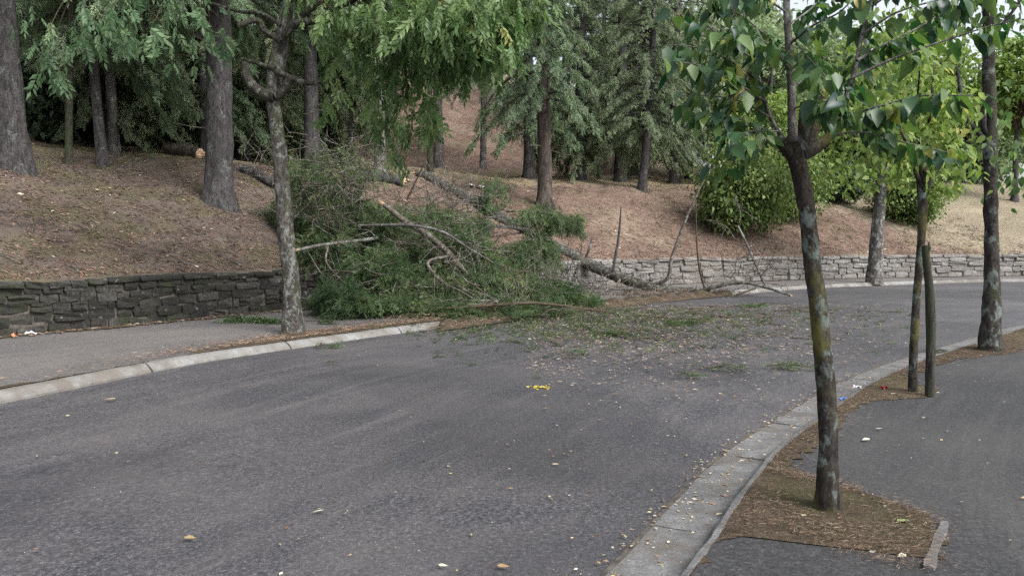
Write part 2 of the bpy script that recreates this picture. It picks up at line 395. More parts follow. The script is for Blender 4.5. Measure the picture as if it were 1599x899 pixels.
    m, t, b = nodes('needle and leaf litter'); c = ramp(t, attr(t, 'rv'), [(0, (.045, .034, .026)), (.35, (.125, .078, .052)), (.65, (.215, .15, .105)), (.9, (.32, .26, .18)), (1, (.46, .42, .35))])
    t.links.new(c, b.inputs['Base Color']); b.inputs['Roughness'].default_value = .9; M['litter'] = m
    m, t, b = nodes('fallen leaf'); c = ramp(t, attr(t, 'rv'), [(0, (.05, .03, .02)), (.25, (.2, .1, .05)), (.5, (.34, .27, .13)), (.72, (.45, .41, .28)), (.9, (.55, .52, .43)), (1, (.3, .4, .14))])
    t.links.new(c, b.inputs['Base Color']); b.inputs['Roughness'].default_value = .7; M['fallen'] = m
    def stone(name, lo, mid, hi, stainc, stain, lichen, lamt, mossc, mamt):
        m, t, b = nodes(name); oi = N(t, 'ObjectInfo'); n = noise(t, pos(t), 11, 8, .7); f = noise(t, pos(t), 70, 4, .6)
        base = ramp(t, oi.outputs['Random'], [(0, lo), (.5, mid), (1, hi)]); c = mix(t, ramp(t, n, [(.3, g1(.65)), (.62, g1(0))]), base, lo)
        c = mix(t, ramp(t, f, [(.55, g1(0)), (.75, g1(.35))]), c, hi); f2 = noise(t, pos(t), 24, 6, .75); c = mix(t, ramp(t, f2, [(.38, g1(.85)), (.55, g1(0))]), c, tuple(x*.4 for x in lo)); c = mix(t, ramp(t, f2, [(.6, g1(0)), (.75, g1(.45))]), c, tuple(min(.6, x*1.5) for x in hi))
        s = noise(t, pos(t, (1, 1, .35)), 1.1, 6, .65, .4); c = mix(t, ramp(t, s, [(.42, g1(0)), (.62, g1(stain))]), c, stainc)
        l = noise(t, pos(t), 6, 6, .65); c = mix(t, ramp(t, l, [(.62, g1(0)), (.68, g1(lamt))]), c, lichen)
        k = noise(t, pos(t), 2.2, 6, .7); c = mix(t, ramp(t, k, [(.52, g1(0)), (.64, g1(mamt))]), c, mossc)
        t.links.new(c, b.inputs['Base Color']); b.inputs['Roughness'].default_value = .95; bump(t, b, mix(t, .4, n, f), .9, .03); return m
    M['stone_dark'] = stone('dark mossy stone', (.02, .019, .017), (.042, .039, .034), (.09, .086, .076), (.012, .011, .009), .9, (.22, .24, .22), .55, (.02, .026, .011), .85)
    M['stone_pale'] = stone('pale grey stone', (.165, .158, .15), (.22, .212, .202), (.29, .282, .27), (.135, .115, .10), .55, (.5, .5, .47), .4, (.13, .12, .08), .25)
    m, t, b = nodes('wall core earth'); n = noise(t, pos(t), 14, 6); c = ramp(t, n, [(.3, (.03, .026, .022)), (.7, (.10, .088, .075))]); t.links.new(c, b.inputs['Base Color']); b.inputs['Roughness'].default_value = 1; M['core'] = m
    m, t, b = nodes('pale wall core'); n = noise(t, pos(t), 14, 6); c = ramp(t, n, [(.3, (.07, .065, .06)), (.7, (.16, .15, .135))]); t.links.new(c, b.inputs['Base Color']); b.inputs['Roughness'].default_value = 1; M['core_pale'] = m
    M['bark_conifer'] = bark_mat('conifer bark', (.036, .034, .035), (.118, .112, .111), 15, .3, (.17, .18, .17), .08, None, .07)
    M['bark_brown'] = bark_mat('brown bark', (.05, .041, .036), (.165, .137, .12), 12, .22, (.045, .038, .034), .2, None, .06, 3)
    M['bark_ivy'] = bark_mat('mossy bark', (.03, .03, .022), (.09, .085, .065), 16, .3, None, .1, (.035, .06, .02), .04)
    M['bark_grey'] = bark_mat('pale bark', (.08, .074, .07), (.21, .195, .18), 16, .35, (.28, .29, .27), .25, None, .04)
    M['bark_lichen'] = bark_mat('lichen mottled bark', (.034, .030, .026), (.13, .12, .108), 18, .5, (.225, .24, .22), .34, (.055, .06, .03), .04, 12)
    M['bark_young'] = bark_mat('young bark with lichen', (.020, .017, .015), (.068, .060, .050), 26, .4, (.14, .17, .16), .24, (.11, .105, .03), .012, 9)
    M['bark_white'] = bark_mat('pale mottled bark', (.045, .04, .036), (.16, .15, .14), 18, .6, (.33, .345, .33), .35, None, .02, 7)
    M['bark_spot'] = bark_mat('lichen spotted bark', (.025, .022, .02), (.085, .078, .07), 20, .5, (.19, .22, .20), .28, (.05, .055, .03), .02, 6)
    M['bark_moss'] = bark_mat('dark mossy bark', (.026, .024, .02), (.085, .078, .066), 20, .5, (.19, .205, .18), .22, (.05, .058, .028), .03, 12)
    M['bark_dead'] = bark_mat('dead branch bark', (.06, .05, .042), (.19, .165, .14), 30, .6, (.30, .31, .28), .25, None, .01, 12)
    M['bark_twig'] = bark_mat('twig bark', (.055, .042, .03), (.13, .105, .075), 40, .6, None, .2, None, .006)
    m, t, b = nodes('torn wood'); n = noise(t, pos(t, (1, 1, .3)), 30, 4); c = ramp(t, n, [(.3, (.42, .24, .13)), (.7, (.72, .56, .40))]); t.links.new(c, b.inputs['Base Color']); b.inputs['Roughness'].default_value = .8; M['torn'] = m
    M['stake'] = bark_mat('weathered stake wood', (.025, .024, .02), (.085, .083, .07), 34, .12, None, .3, (.035, .042, .024), .012)
    M['f_cedar'] = foliage_mat('cedar foliage', (0.074, 0.110, 0.067), (0.174, 0.246, 0.144), (0.312, 0.402, 0.228), .5)
    M['f_cypress'] = foliage_mat('cypress foliage', (0.098, 0.129, 0.078), (0.213, 0.270, 0.159), (0.356, 0.425, 0.259), .5, odd=(0.345, 0.299, 0.184))
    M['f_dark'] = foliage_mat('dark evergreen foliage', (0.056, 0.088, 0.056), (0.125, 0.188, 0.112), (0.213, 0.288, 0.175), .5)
    M['f_fallen'] = foliage_mat('fallen conifer foliage', (.042, .064, .034), (.108, .16, .074), (.22, .285, .13), .4, odd=(.29, .25, .14))
    M['f_fresh'] = foliage_mat('fresh torn foliage', (.05, .09, .045), (.11, .17, .075), (.21, .28, .13), .38)
    M['f_ash'] = foliage_mat('hanging leaf foliage', (.06, .11, .045), (.145, .235, .09), (.28, .38, .16), .5, .45, .4, odd=(.42, .42, .15))
    M['f_lime'] = foliage_mat('light green leaf foliage', (.09, .15, .04), (.22, .32, .09), (.38, .47, .16), .5, .5, .3, odd=(.5, .47, .15))
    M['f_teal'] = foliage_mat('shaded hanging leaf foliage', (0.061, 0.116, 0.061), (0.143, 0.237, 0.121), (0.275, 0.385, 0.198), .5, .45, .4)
    M['f_sap'] = foliage_mat('sapling leaf foliage', (.028, .07, .044), (.075, .145, .054), (.18, .26, .07), .42, .4, .45, odd=(.3, .28, .06))
    M['f_far'] = foliage_mat('far leaf foliage', (.10, .15, .075), (.22, .295, .15), (.35, .42, .24), .5)
    M['f_shrub'] = foliage_mat('shrub leaf foliage', (.06, .10, .036), (.16, .23, .075), (.33, .40, .13), .45, .4, .4)
    m, t, b = nodes('large leaf'); oi = N(t, 'ObjectInfo')
    c = ramp(t, oi.outputs['Random'], [(0, (.016, .05, .042)), (.36, (.032, .088, .055)), (.6, (.075, .15, .045)), (.86, (.15, .225, .055)), (.96, (.32, .30, .06)), (1, (.24, .19, .05))])
    n = noise(t, pos(t), 30, 3); c = mix(t, ramp(t, n, [(.4, g1(0)), (.7, g1(.3))]), c, (.03, .05, .015))
    t.links.new(c, b.inputs['Base Color']); b.inputs['Roughness'].default_value = .38; b.inputs['Specular IOR Level'].default_value = .45
    tr = N(t, 'BsdfTranslucent'); t.links.new(mix(t, .5, c, (.2, .32, .04)), tr.inputs[0]); ms = N(t, 'MixShader'); ms.inputs[0].default_value = .42
    t.links.new(b.outputs[0], ms.inputs[1]); t.links.new(tr.outputs[0], ms.inputs[2]); t.links.new(ms.outputs[0], t.nodes['Material Output'].inputs['Surface']); M['leaf'] = m
    def plain(name, c, rough=.6):
        m, t, b = nodes(name); n = noise(t, pos(t), 60, 4); k = ramp(t, n, [(.3, tuple(x*.7 for x in c)), (.7, c)]); t.links.new(k, b.inputs['Base Color']); b.inputs['Roughness'].default_value = rough; return m
    M['white'] = plain('white paper', (.75, .75, .73)); M['blue'] = plain('blue foil', (.12, .22, .6), .35); M['red'] = plain('red wrapper', (.4, .03, .03), .4)
    M['orange'] = plain('orange scrap', (.5, .22, .1)); M['yellow'] = plain('yellow petals', (.55, .46, .05)); M['grass'] = foliage_mat('grass', (.06, .065, .03), (.12, .12, .055), (.2, .185, .1), .3)
make_materials()

# ---------------------------------------------------------------- the setting: ground, road, pavements, bank
def sheet(mb, A, B, m, zf, a0=0., a1=None, along=None):
    """a grid between two plan curves; rv runs across in metres, rw along"""
    n = len(A); f = np.linspace(0, 1, m)
    P = A[:, None]*(1-f[None, :, None])+B[:, None]*f[None, :, None]
    Z = zf(P[..., 0], P[..., 1]) if callable(zf) else np.full(P.shape[:2], zf)
    V = np.concatenate([P, Z[..., None]], -1).reshape(-1, 3)
    i = np.arange(n-1)[:, None]*m; j = np.arange(m-1)[None]
    F = np.stack([i+j, i+m+j, i+m+j+1, i+j+1], -1).reshape(-1, 4)[:, ::-1]
    wd = np.linalg.norm(B-A, axis=1)
    mb.add(V, F, (wd[:, None]*f[None]).ravel(), np.repeat(along if along is not None else np.arange(n)*.3, m))

mb = MB(); mb.add([(-900, -900, -.06), (900, -900, -.06), (900, 900, -.06), (-900, 900, -.06)], [(0, 1, 2, 3)])
tag(mb.build('ground', M['verge']), 'bare ground beneath the road and the park', kind='structure')

n = 260; fr = np.linspace(0, 1, n)
tl = fr*KL.len; tr_ = fr*KR.len
roadA = KL.pos(tl)+KL.left(tl)*.10; roadB = KR.pos(tr_)-KR.left(tr_)*.06
mb = MB(); sheet(mb, roadA, roadB, 26, lambda x, y: .006*np.sin(.8*x+.3*y)+.004*np.sin(1.7*y-x)-.004, along=tl)
tag(mb.build('road', M['road']), 'worn grey asphalt road curving away to the right', kind='structure')

mb = MB(); tw = fr*WL.len
lA = WL.pos(tw)+WL.left(tw)*.12; lt, _ = KL.near(WL.pos(tw)); lB = KL.pos(lt)+KL.left(lt)*.2
lB[1:-1] = (lB[:-2]+lB[1:-1]+lB[2:])/3
sheet(mb, lA, lB, 12, lambda x, y: PAVE+.008*np.sin(1.3*x+.4)*np.sin(1.1*y), along=tw)
tag(mb.build('pavement_left', M['pave_left']), 'dusty brown-grey pavement below the retaining wall', kind='structure')

mb = MB(); rA = KR.pos(tr_)-KR.left(tr_)*.36; rB = KR.pos(tr_)-KR.left(tr_)*22
sheet(mb, rA, rB, 40, lambda x, y: PAVE+.006*np.sin(1.1*x+.4)*np.sin(.9*y), along=tr_)
tag(mb.build('pavement_right', M['pave_right']), 'dark asphalt pavement on the inside of the bend', kind='structure')

# the bank above the wall
tMid_ = float(WL.near([(.0, 19.6)])[0][0])
tt = np.unique(np.r_[np.arange(0, 14, 1.2), np.arange(14, 66, .26), np.arange(66, WL.len, 1.5), WL.len])
ss = np.r_[np.linspace(.1, 7, 36), np.linspace(7.3, 22, 40), np.linspace(23, 48, 26), np.linspace(51, 85, 10)]
P2 = WL.pos(tt)[:, None]+WL.left(tt)[:, None]*ss[None, :, None]
TT, SS = np.meshgrid(tt, ss, indexing='ij')
Z = bank(TT, SS, P2[..., 0], P2[..., 1])
Z = Z+rng.normal(0, .012, Z.shape)*(SS < 22)*(SS > .3)
V = np.concatenate([P2, Z[..., None]], -1).reshape(-1, 3); m_ = len(ss)
i = np.arange(len(tt)-1)[:, None]*m_; j = np.arange(m_-1)[None]
F = np.stack([i+j, i+m_+j, i+m_+j+1, i+j+1], -1).reshape(-1, 4)
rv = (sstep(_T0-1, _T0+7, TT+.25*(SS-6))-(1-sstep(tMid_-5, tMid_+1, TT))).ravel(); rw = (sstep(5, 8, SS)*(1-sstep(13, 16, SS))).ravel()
mb = MB(); mb.add(V, F, rv, rw)
tag(mb.build('bank', M['bank']), 'sloping bank of pine needles rising to a wooded terrace and hillside', kind='structure')

def line_sheet(name, line, t0, t1, off, width, z, mat, label, step=.06, m=6, mound=.0, side=-1):
    t = np.arange(t0, t1, step); P = line.pos(t); L_ = line.left(t)*side
    wd = np.array([max(.005, width(q)) for q in t])
    f = np.linspace(0, 1, m)
    G = P[:, None]+L_[:, None]*(off+wd[:, None]*f[None])[..., None]
    ZZ = z+mound*np.sin(np.pi*np.clip(f, 0, 1))[None]*np.minimum(1, wd/.4)[:, None]*(1+.5*np.sin(t*9)[:, None])
    V = np.concatenate([G, np.broadcast_to(ZZ, G.shape[:2])[..., None]], -1).reshape(-1, 3)
    i = np.arange(len(t)-1)[:, None]*m; j = np.arange(m-1)[None]
    F = np.stack([i+j, i+m+j, i+m+j+1, i+j+1], -1).reshape(-1, 4)
    if side < 0: F = F[:, ::-1]
    b = MB(); b.add(V, F); return tag(b.build(name, mat), label, kind='structure')

def jag(t, k=1.): return k*(.35*math.sin(3.1*t)+.3*math.sin(7.7*t+1)+.2*math.sin(17.3*t+2)+.15*math.sin(37*t))
tS = float(KR.near([(1.74, 4.0)])[0][0]); tK = float(KR.near([(3.9, 7.0)])[0][0]); tT = float(KR.near([(6.36, 9.78)])[0][0])
_VT = np.arange(0, 120, .045); _VR = np.random.default_rng(3).normal(0, .028, len(_VT))
def verge_w(t):
    pit = sstep(tS-.62, tS-.42, t)*(1-sstep(tS+.1, tS+.8, t))*(.80+jag(t*2.1, .08))
    stk = math.exp(-((t-tK-.1)/.55)**2)*.42; tru = math.exp(-((t-tT)/1.1)**2)*.42
    return float(.02+.14*sstep(tS-.7, tS-.5, t)+pit+stk+tru+.22*sstep(tT-.5, tT+2, t)+jag(t, .06)+float(np.interp(t, _VT, _VR)))
line_sheet('verge_right', KR, tS-2.5, KR.len-20, .385, verge_w, PAVE+.006, M['verge'], 'strip of needles and dry grass between the right kerb and pavement', .02, 14, .010)
line_sheet('gutter_crack', KR, 6, 60, -.035, lambda t: .05+jag(t, .03), .0085, M['core'], 'dark crumbled crack between road and gutter', .05, 3)
tT5 = float(KL.near([(-3.38, 11.4)])[0][0])
line_sheet('verge_left', KL, 8, 60, .13, lambda t: -.02+.5*math.exp(-((t-tT5)/1.6)**2)+.25*math.exp(-((t-tT5-3)/2.5)**2)+jag(t*.6, .16)+jag(t, .09), PAVE+.017, M['verge'], 'reddish needle litter along the left kerb', .06, 8, .02, side=1)
tW0 = float(WL.near([(-9, 9)])[0][0])
line_sheet('wall_foot', WL, tW0, 60, -.06, lambda t: .22+jag(t, .12), PAVE+.010, M['verge'], 'dirt and dead leaves along the foot of the wall', .07, 5, .02)

def ribbon(line, t0, t1, prof, sub=6, jit=0., seed=0):
    """a solid piece with an outline (offset to the left, height) swept along a stretch of the line"""
    q = np.random.default_rng(seed); t = np.linspace(t0, t1, sub); P = line.pos(t); L_ = line.left(t); pr = np.array(prof); k = len(pr)
    o = pr[None, :, 0]+q.normal(0, jit, (sub, k)); z = pr[None, :, 1]+q.normal(0, jit*.4, (sub, k))
    V = np.concatenate([P[:, None]+L_[:, None]*o[..., None], z[..., None]], -1).reshape(-1, 3)
    i = np.arange(sub-1)[:, None]*k; j = np.arange(k)[None]; j2 = (j+1) % k
    F = np.stack([i+j, i+j2, i+k+j2, i+k+j], -1).reshape(-1, 4)
    b = MB(); b.add(V, F); b.add(V[:k], [list(range(k))[::-1]]); b.add(V[-k:], [list(range(k))]); return b

kerb = tag(thing('kerb', (0, 0, 0), 'pale concrete kerb along the left side of the road', None), kind='structure')
tHide0 = float(KL.near([(-1.2, 12.9)])[0][0]); tHide1 = float(KL.near([(5.6, 20.0)])[0][0])      # sunk under the debris here
t = 6.0; q = 0
while t < 66:
    L_ = random.uniform(1.7, 2.3) if t < 40 else 2.4
    kz = .35 if tHide0 < t+L_/2 < tHide1 else 1.0
    ribbon(KL, t, t+L_-.02, [(o_, z_*kz) for o_, z_ in [(-.02, -.05), (-.02, .012), (.0, .035), (.05, .082), (.085, .095), (.15, .098), (.165, .07), (.165, -.05)]], 14, .005, q).build('kerb_stone', M['concrete'], kerb, smooth=False); t += L_; q += 1
line_sheet('debris_bed', KL, tHide0-.6, tHide1+.3, -.40, lambda t: float((.95+jag(t, .12))*sstep(tHide0-.6, tHide0+.5, t)*(1-sstep(tHide1-.6, tHide1+.3, t))), .012, M['verge'], 'bed of needles and soil burying the kerb under the fallen tree', .08, 9, .10, side=1)
gut = tag(thing('gutter', (0, 0, 0), 'grey concrete gutter along the right side of the road', None), kind='structure')
t = 9.0; q = 100
while t < 50:
    L_ = random.uniform(1.1, 1.9)
    ribbon(KR, t, t+L_-.014, [(.0, -.04), (.0, .012), (-.12, .014), (-.25, .018), (-.335, .026), (-.335, -.04)], 8, .005, q).build('gutter_slab', M['gutter'], gut, smooth=False)
    ribbon(KR, t+.2, t+L_+.19, [(-.337, -.04), (-.34, .07), (-.352, .092), (-.385, .098), (-.395, .06), (-.395, -.04)], 12, .004, q+50).build('kerb_edge', M['gutter'], gut, smooth=False)
    t += L_; q += 1

# ---------------------------------------------------------------- the retaining wall, stone by stone
def rough_stone(seed):
    import bmesh
    b = bmesh.new(); bmesh.ops.create_cube(b, size=1); bmesh.ops.subdivide_edges(b, edges=b.edges[:], cuts=1, use_grid_fill=True)
    q = np.random.default_rng(seed)
    for v in b.verts:
        r = sum(abs(c) > .4 for c in v.co)
        v.co *= (1.0, .99, .955, .90)[r] if r else 1
        v.co.x += q.uniform(-.025, .025); v.co.y += q.uniform(-.09, .09); v.co.z += q.uniform(-.07, .07)
    me = bpy.data.meshes.new('stone'); b.to_mesh(me); b.free(); return me
def stone_set(mat, n, seed):
    out = []
    for k in range(n):
        me = rough_stone(seed+k); me.materials.append(mat); out.append(me)
    return out
def stone_wall(label, t0, t1, courses, lo, hi, meshes, core, seed, core_to):
    q = np.random.default_rng(seed); p0 = WL.pos(np.array([(t0+t1)/2]))[0]
    root = thing('retaining_wall', (p0[0], p0[1], PAVE), label, 'stone wall')
    tc = np.arange(core_to[0], core_to[1], .4); P = WL.pos(tc); L_ = WL.left(tc)
    prof = [(.035, -.05), (.035, WALL_H-.07), (.6, WALL_H-.09)]
    V = np.concatenate([np.concatenate([P+L_*o, np.full((len(tc), 1), z)], 1)[:, None] for o, z in prof], 1).reshape(-1, 3)
    i = np.arange(len(tc)-1)[:, None]*3; j = np.arange(2)[None]
    b = MB(); b.add(V, np.stack([i+j, i+j+1, i+3+j+1, i+3+j], -1).reshape(-1, 4)); b.build('wall_core', M[core], root)
    def lay_stone(tm, zc, L, h, top):
        p = WL.pos(np.array([tm]))[0]; l = WL.left(np.array([tm]))[0]; off = .11+q.normal(0, .016)-(.03 if top else 0)
        o = bpy.data.objects.new('stone', meshes[q.integers(len(meshes))]); COL.objects.link(o); o.parent = root
        o.location = (p[0]+l[0]*off-root.location.x, p[1]+l[1]*off-root.location.y, zc+q.normal(0, .006)-root.location.z)
        tg = WL.tan(np.array([tm]))[0]
        o.rotation_euler = (q.normal(0, .02), q.normal(0, .035), math.atan2(tg[1], tg[0])+q.normal(0, .03)); o.scale = (L*.99, .26, h*1.02)
    z = PAVE-.06
    for c, h in enumerate(courses):
        top = c == len(courses)-1; t = t0+q.uniform(-.3, 0)
        while t < t1:
            L = q.uniform(lo, hi)*(1.3 if top else 1)*(.6 if q.uniform() < .25 else 1); hz = .022*math.sin(t*1.7+c*.9)+.014*math.sin(t*4.1+c*2)
            if not top and q.uniform() < .22 and L > lo:       # two thin stones bedded in the height of one
                k = q.uniform(.38, .62); lay_stone(t+L/2, z+hz+h*k/2, L, h*k, False); lay_stone(t+L/2+q.uniform(-.02, .02), z+hz+h*(1+k)/2, L*q.uniform(.9, 1), h*(1-k), False)
            else: lay_stone(t+L/2, z+hz+h/2, L, h*q.uniform(.93, 1.04), top)
            t += L
        z += h
    return root
tLa = float(WL.near([(-9.3, 8.9)])[0][0]); tMid = float(WL.near([(.0, 19.6)])[0][0]); tRb = float(WL.near([(23, 28.6)])[0][0])
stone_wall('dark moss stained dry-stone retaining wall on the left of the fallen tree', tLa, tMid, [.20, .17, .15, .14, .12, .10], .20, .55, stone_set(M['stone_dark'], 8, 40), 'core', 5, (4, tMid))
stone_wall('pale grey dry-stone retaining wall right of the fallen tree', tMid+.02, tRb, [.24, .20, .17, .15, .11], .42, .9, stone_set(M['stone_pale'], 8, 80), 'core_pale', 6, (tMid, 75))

# ---------------------------------------------------------------- trees
def conifer_crown(seed, H, z0, rmax, nb, spm, sag, size, tm, low=1.0, fill=0):
    """limbs and hanging sprays of a conifer standing at the origin; returns the limb and foliage collections"""
    q = np.random.default_rng(seed); limbs = MB(); fol = MB()
    for k in range(nb):
        f = ((k+q.uniform(0, 1))/nb)**1.25; z = z0+(H-z0)*f
        L = rmax*((1-f)**.8*.95+.06)*q.uniform(.6, 1.15)*(low if f < .12 else 1)
        az = k*2.399+q.uniform(-.5, .5); rise = q.uniform(.0, .3)+.35*f; sg = sag*q.uniform(.7, 1.3)
        t = np.linspace(0, 1, 6); h = np.array([math.cos(az), math.sin(az), 0]); sw = np.array([-h[1], h[0], 0])*q.uniform(-.25, .25)
        P = h*(L*t)[:, None]+sw*(L*t*t)[:, None]; P[:, 2] = z+L*(rise*t-sg*t*t)
        tube(limbs, P, (.012+.02*L)*(1-.85*t), 5, a=q.uniform(0, 1), cap=False)
        lowf = f < .5; ns = int(L*spm*q.uniform(.7, 1.2)*(2.1 if lowf else .12))+2
        ts = q.uniform(.12, 1, ns)**.8; tipb = ts
        B = h*(L*ts)[:, None]+sw*(L*ts*ts)[:, None]; B[:, 2] = z+L*(rise*ts-sg*ts*ts)
        T = np.stack([h[0]+0*ts, h[1]+0*ts, rise-2*sg*ts], -1); side = q.choice([-1, 1], ns)*q.uniform(.2, 1.5, ns)
        D = unit(T+np.array([-h[1], h[0], 0])[None]*side[:, None]+np.stack([q.normal(0, .2, ns), q.normal(0, .2, ns), q.uniform(-.9, .15, ns)], -1))
        U = np.array([0, 0, 1.])+q.normal(0, .45, (ns, 3)); B = B+q.normal(0, .06, (ns, 3))
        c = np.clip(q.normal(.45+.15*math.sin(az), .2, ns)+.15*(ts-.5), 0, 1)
        sc = size*q.uniform(.6, 1.25, ns)*(1-.35*ts)*(.68 if lowf else 1.6)
        for v in range(3):
            s = q.integers(0, 3, ns) == v if v < 2 else None
            if v == 0: sel0 = s
            if v == 1: sel1 = s & ~sel0
        for v, s in enumerate((sel0, sel1, ~(sel0 | sel1))):
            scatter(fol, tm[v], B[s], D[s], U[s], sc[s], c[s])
    return limbs, fol

def broad_crown(seed, cz, rx, rz, ncl, nl, lsize, tm, clr=.45, flat=1., trunk_top=None, hang=.35, sub=.9):
    """clumps of leaves through an uneven volume centred at height cz, carried by limbs"""
    q = np.random.default_rng(seed); limbs = MB(); fol = MB(); tt_ = trunk_top or cz-rz*.7
    for k in range(ncl):
        d = rdir(1, -.85, 1, q)[0]; rr = q.uniform(.35, 1)**.6*(1+.22*math.sin(3*d[0]+seed)*math.cos(4*d[1]-seed))
        c = np.array([d[0]*rx*rr, d[1]*rx*rr, cz+d[2]*rz*rr*flat])
        if k % 2 == 0:
            m_ = c*np.array([.35, .35, 0])+np.array([0, 0, tt_+(c[2]-tt_)*.55])
            tube(limbs, smooth_path([np.array([0, 0, tt_-.1]), m_, c], 6), np.linspace(.05, .008, 6)*(rx/1.8), 5, a=q.uniform(0, 1), cap=False)
        n = int(nl*q.uniform(.6, 1.3)); rad = clr*q.uniform(.65, 1.35)
        o = q.normal(0, 1, (n, 3))*np.array([1, 1, .6])*rad*.55
        D = unit(o*.6/rad+rdir(n, -1, .6, q)*.8+np.array([0, 0, -hang])); U = np.array([0, 0, 1.])+q.normal(0, .5, (n, 3))
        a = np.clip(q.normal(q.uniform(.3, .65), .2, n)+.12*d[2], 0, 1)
        sel = q.integers(0, len(tm), n)
        for v in range(len(tm)):
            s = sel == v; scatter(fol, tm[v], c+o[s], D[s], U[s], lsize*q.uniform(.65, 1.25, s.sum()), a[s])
    return limbs, fol

PROTO = {}
def proto(key, limbs, fol, lm, fm):
    PROTO[key] = (limbs.mesh('limbs', lm), fol.mesh('crown', fm))
proto('cedar_a', *conifer_crown(1, 17, 3.6, 3.4, 130, 22, .55, .62, SPR), M['bark_conifer'], M['f_cedar'])
proto('cedar_b', *conifer_crown(2, 15, 2.4, 3.0, 120, 24, .75, .60, SPR), M['bark_conifer'], M['f_cypress'])
proto('skirt', *conifer_crown(3, 13, .7, 2.5, 120, 30, .7, .44, SPR), M['bark_conifer'], M['f_cypress'])
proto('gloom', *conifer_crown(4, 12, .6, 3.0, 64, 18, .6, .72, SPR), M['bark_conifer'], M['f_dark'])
proto('airy', *conifer_crown(5, 15, 3.2, 2.6, 70, 17, .8, .7, SPR), M['bark_conifer'], M['f_cedar'])
proto('far_a', *broad_crown(6, 5.2, 2.9, 3.4, 170, 62, .26, [LEAF], .6, sub=.8), M['bark_twig'], M['f_far'])
proto('far_b', *broad_crown(7, 4.6, 2.4, 2.9, 150, 60, .24, [LEAF], .55), M['bark_twig'], M['f_lime'])
proto('shrub', *broad_crown(8, 1.15, 1.4, 1.15, 150, 95, .13, [LEAF], .46, trunk_top=.2), M['bark_twig'], M['f_shrub'])
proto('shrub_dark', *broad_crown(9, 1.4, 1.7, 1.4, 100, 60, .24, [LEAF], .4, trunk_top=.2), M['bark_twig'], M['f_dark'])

def tree(name, label, x, y, r, h, kind, bark, scale=1., rot=0., lean=(0, 0), curve=0., lift=0., cat='tree', group=None, sides=16, dead=0, squash=1.):
    z = gz(x, y); root = thing(name, (x, y, z), label, cat, group); q = np.random.default_rng(int(abs(x*97+y*31)*10))
    n = 46; f = np.linspace(0, 1, n)
    P = np.stack([x+lean[0]*f*h+curve*np.sin(f*2.6)*h*.03+.02*np.sin(f*9+x), y+lean[1]*f*h+.02*np.sin(f*7+y), z-.45+f*(h+.45)], -1)
    rad = r*(1-.72*f**1.15); rad = rad*(1+.45*np.exp(-np.maximum(f*h-.4, 0)/.22))
    b = MB(); tube(b, P, rad, sides, rough=.07, seed=x, freq=7/max(r, .1)*.5)
    b.build('trunk', M[bark], root)
    if dead:                     # dry broken snags low on the stem
        b = MB()
        for k in range(dead):
            zz = q.uniform(.12, .6); p = P[int(zz*n)]; a = q.uniform(0, 6.28); L = q.uniform(.5, 1.6)
            d = np.array([math.cos(a), math.sin(a), q.uniform(-.35, .15)]); e = p+d*L; e2 = p+d*L*.5+q.normal(0, .06, 3)
            tube(b, [p, e2, e], [.022, .014, .004], 5, n=6, cap=False)
        tag(b.build('dead_twigs', M['bark_dead'], root), kind='stuff')
    if kind:
        lm, fm = PROTO[kind]
        for nm, me in (('limbs', lm), ('crown', fm)):
            o = bpy.data.objects.new(nm, me); COL.objects.link(o); o.parent = root
            o.location = (lean[0]*4, lean[1]*4, lift); o.scale = (scale, scale, scale*squash); o.rotation_euler = (0, 0, rot)
            if nm == 'limbs': o['kind'] = 'stuff'
    return root

G1 = 'conifers standing on the bank and terrace'
T_ = tree
T_('conifer', 'thick dark conifer trunk at the left edge on the upper bank', -10.43, 15.7, .30, 15, 'cedar_a', 'bark_conifer', 1.0, .4, (-.02, 0), group=G1, dead=7, lift=1.0, sides=22)
T_('conifer', 'thick dark conifer on the bank behind the lichen covered roadside tree', -6.86, 17.5, .325, 16, 'cedar_a', 'bark_conifer', .95, 2.1, (.015, .01), group=G1, dead=8, lift=1.2, sides=22)
T_('young_tree', 'slim mossy trunk between two thick conifers, leftmost of three slim ones', -10.26, 17.3, .085, 8, None, 'bark_ivy', lean=(-.004, 0), curve=1)
T_('conifer', 'slim grey trunk leaning left beside an upright slim one', -9.68, 17.8, .125, 11, 'airy', 'bark_conifer', .95, 1, (-.055, 0), group=G1, lift=-.3)
T_('conifer', 'slim upright grey trunk just behind a leaning one', -11.4, 21.5, .14, 12, 'cedar_b', 'bark_grey', .9, 2, (-.01, 0), group=G1, lift=.6)
T_('conifer', 'dark trunk seen just right of the lichen covered roadside tree', -6.2, 23.2, .24, 15, 'cedar_b', 'bark_conifer', .95, 3.1, (0, 0), group=G1, dead=6, lift=2.2)
T_('conifer', 'short grey trunk behind the sawn log on the terrace', -4.3, 24.4, .19, 14, 'cedar_b', 'bark_grey', .7, .2, (.0, 0), group=G1, lift=3.2)
T_('young_tree', 'thin dark ivy covered stem in front of a paler leaning trunk', -2.95, 27.2, .11, 10, 'airy', 'bark_ivy', .7, 1.2, (0, 0), lift=2.5)
T_('conifer', 'pale grey trunk behind a thin dark stem on the terrace', -3.55, 36.5, .26, 14, 'airy', 'bark_grey', .9, 2.5, (-.01, 0), group=G1, lift=3)
T_('conifer', 'thin far trunk behind drooping cedar branches', -1.45, 38.0, .17, 14, 'airy', 'bark_grey', .9, 4.0, (0, 0), group=G1, lift=1.6)
T_('conifer', 'straight trunk just left of the brown thick one', .70, 31.0, .235, 16, 'airy', 'bark_conifer', 1.1, 1.0, (-.005, 0), group=G1, lift=-1.9)
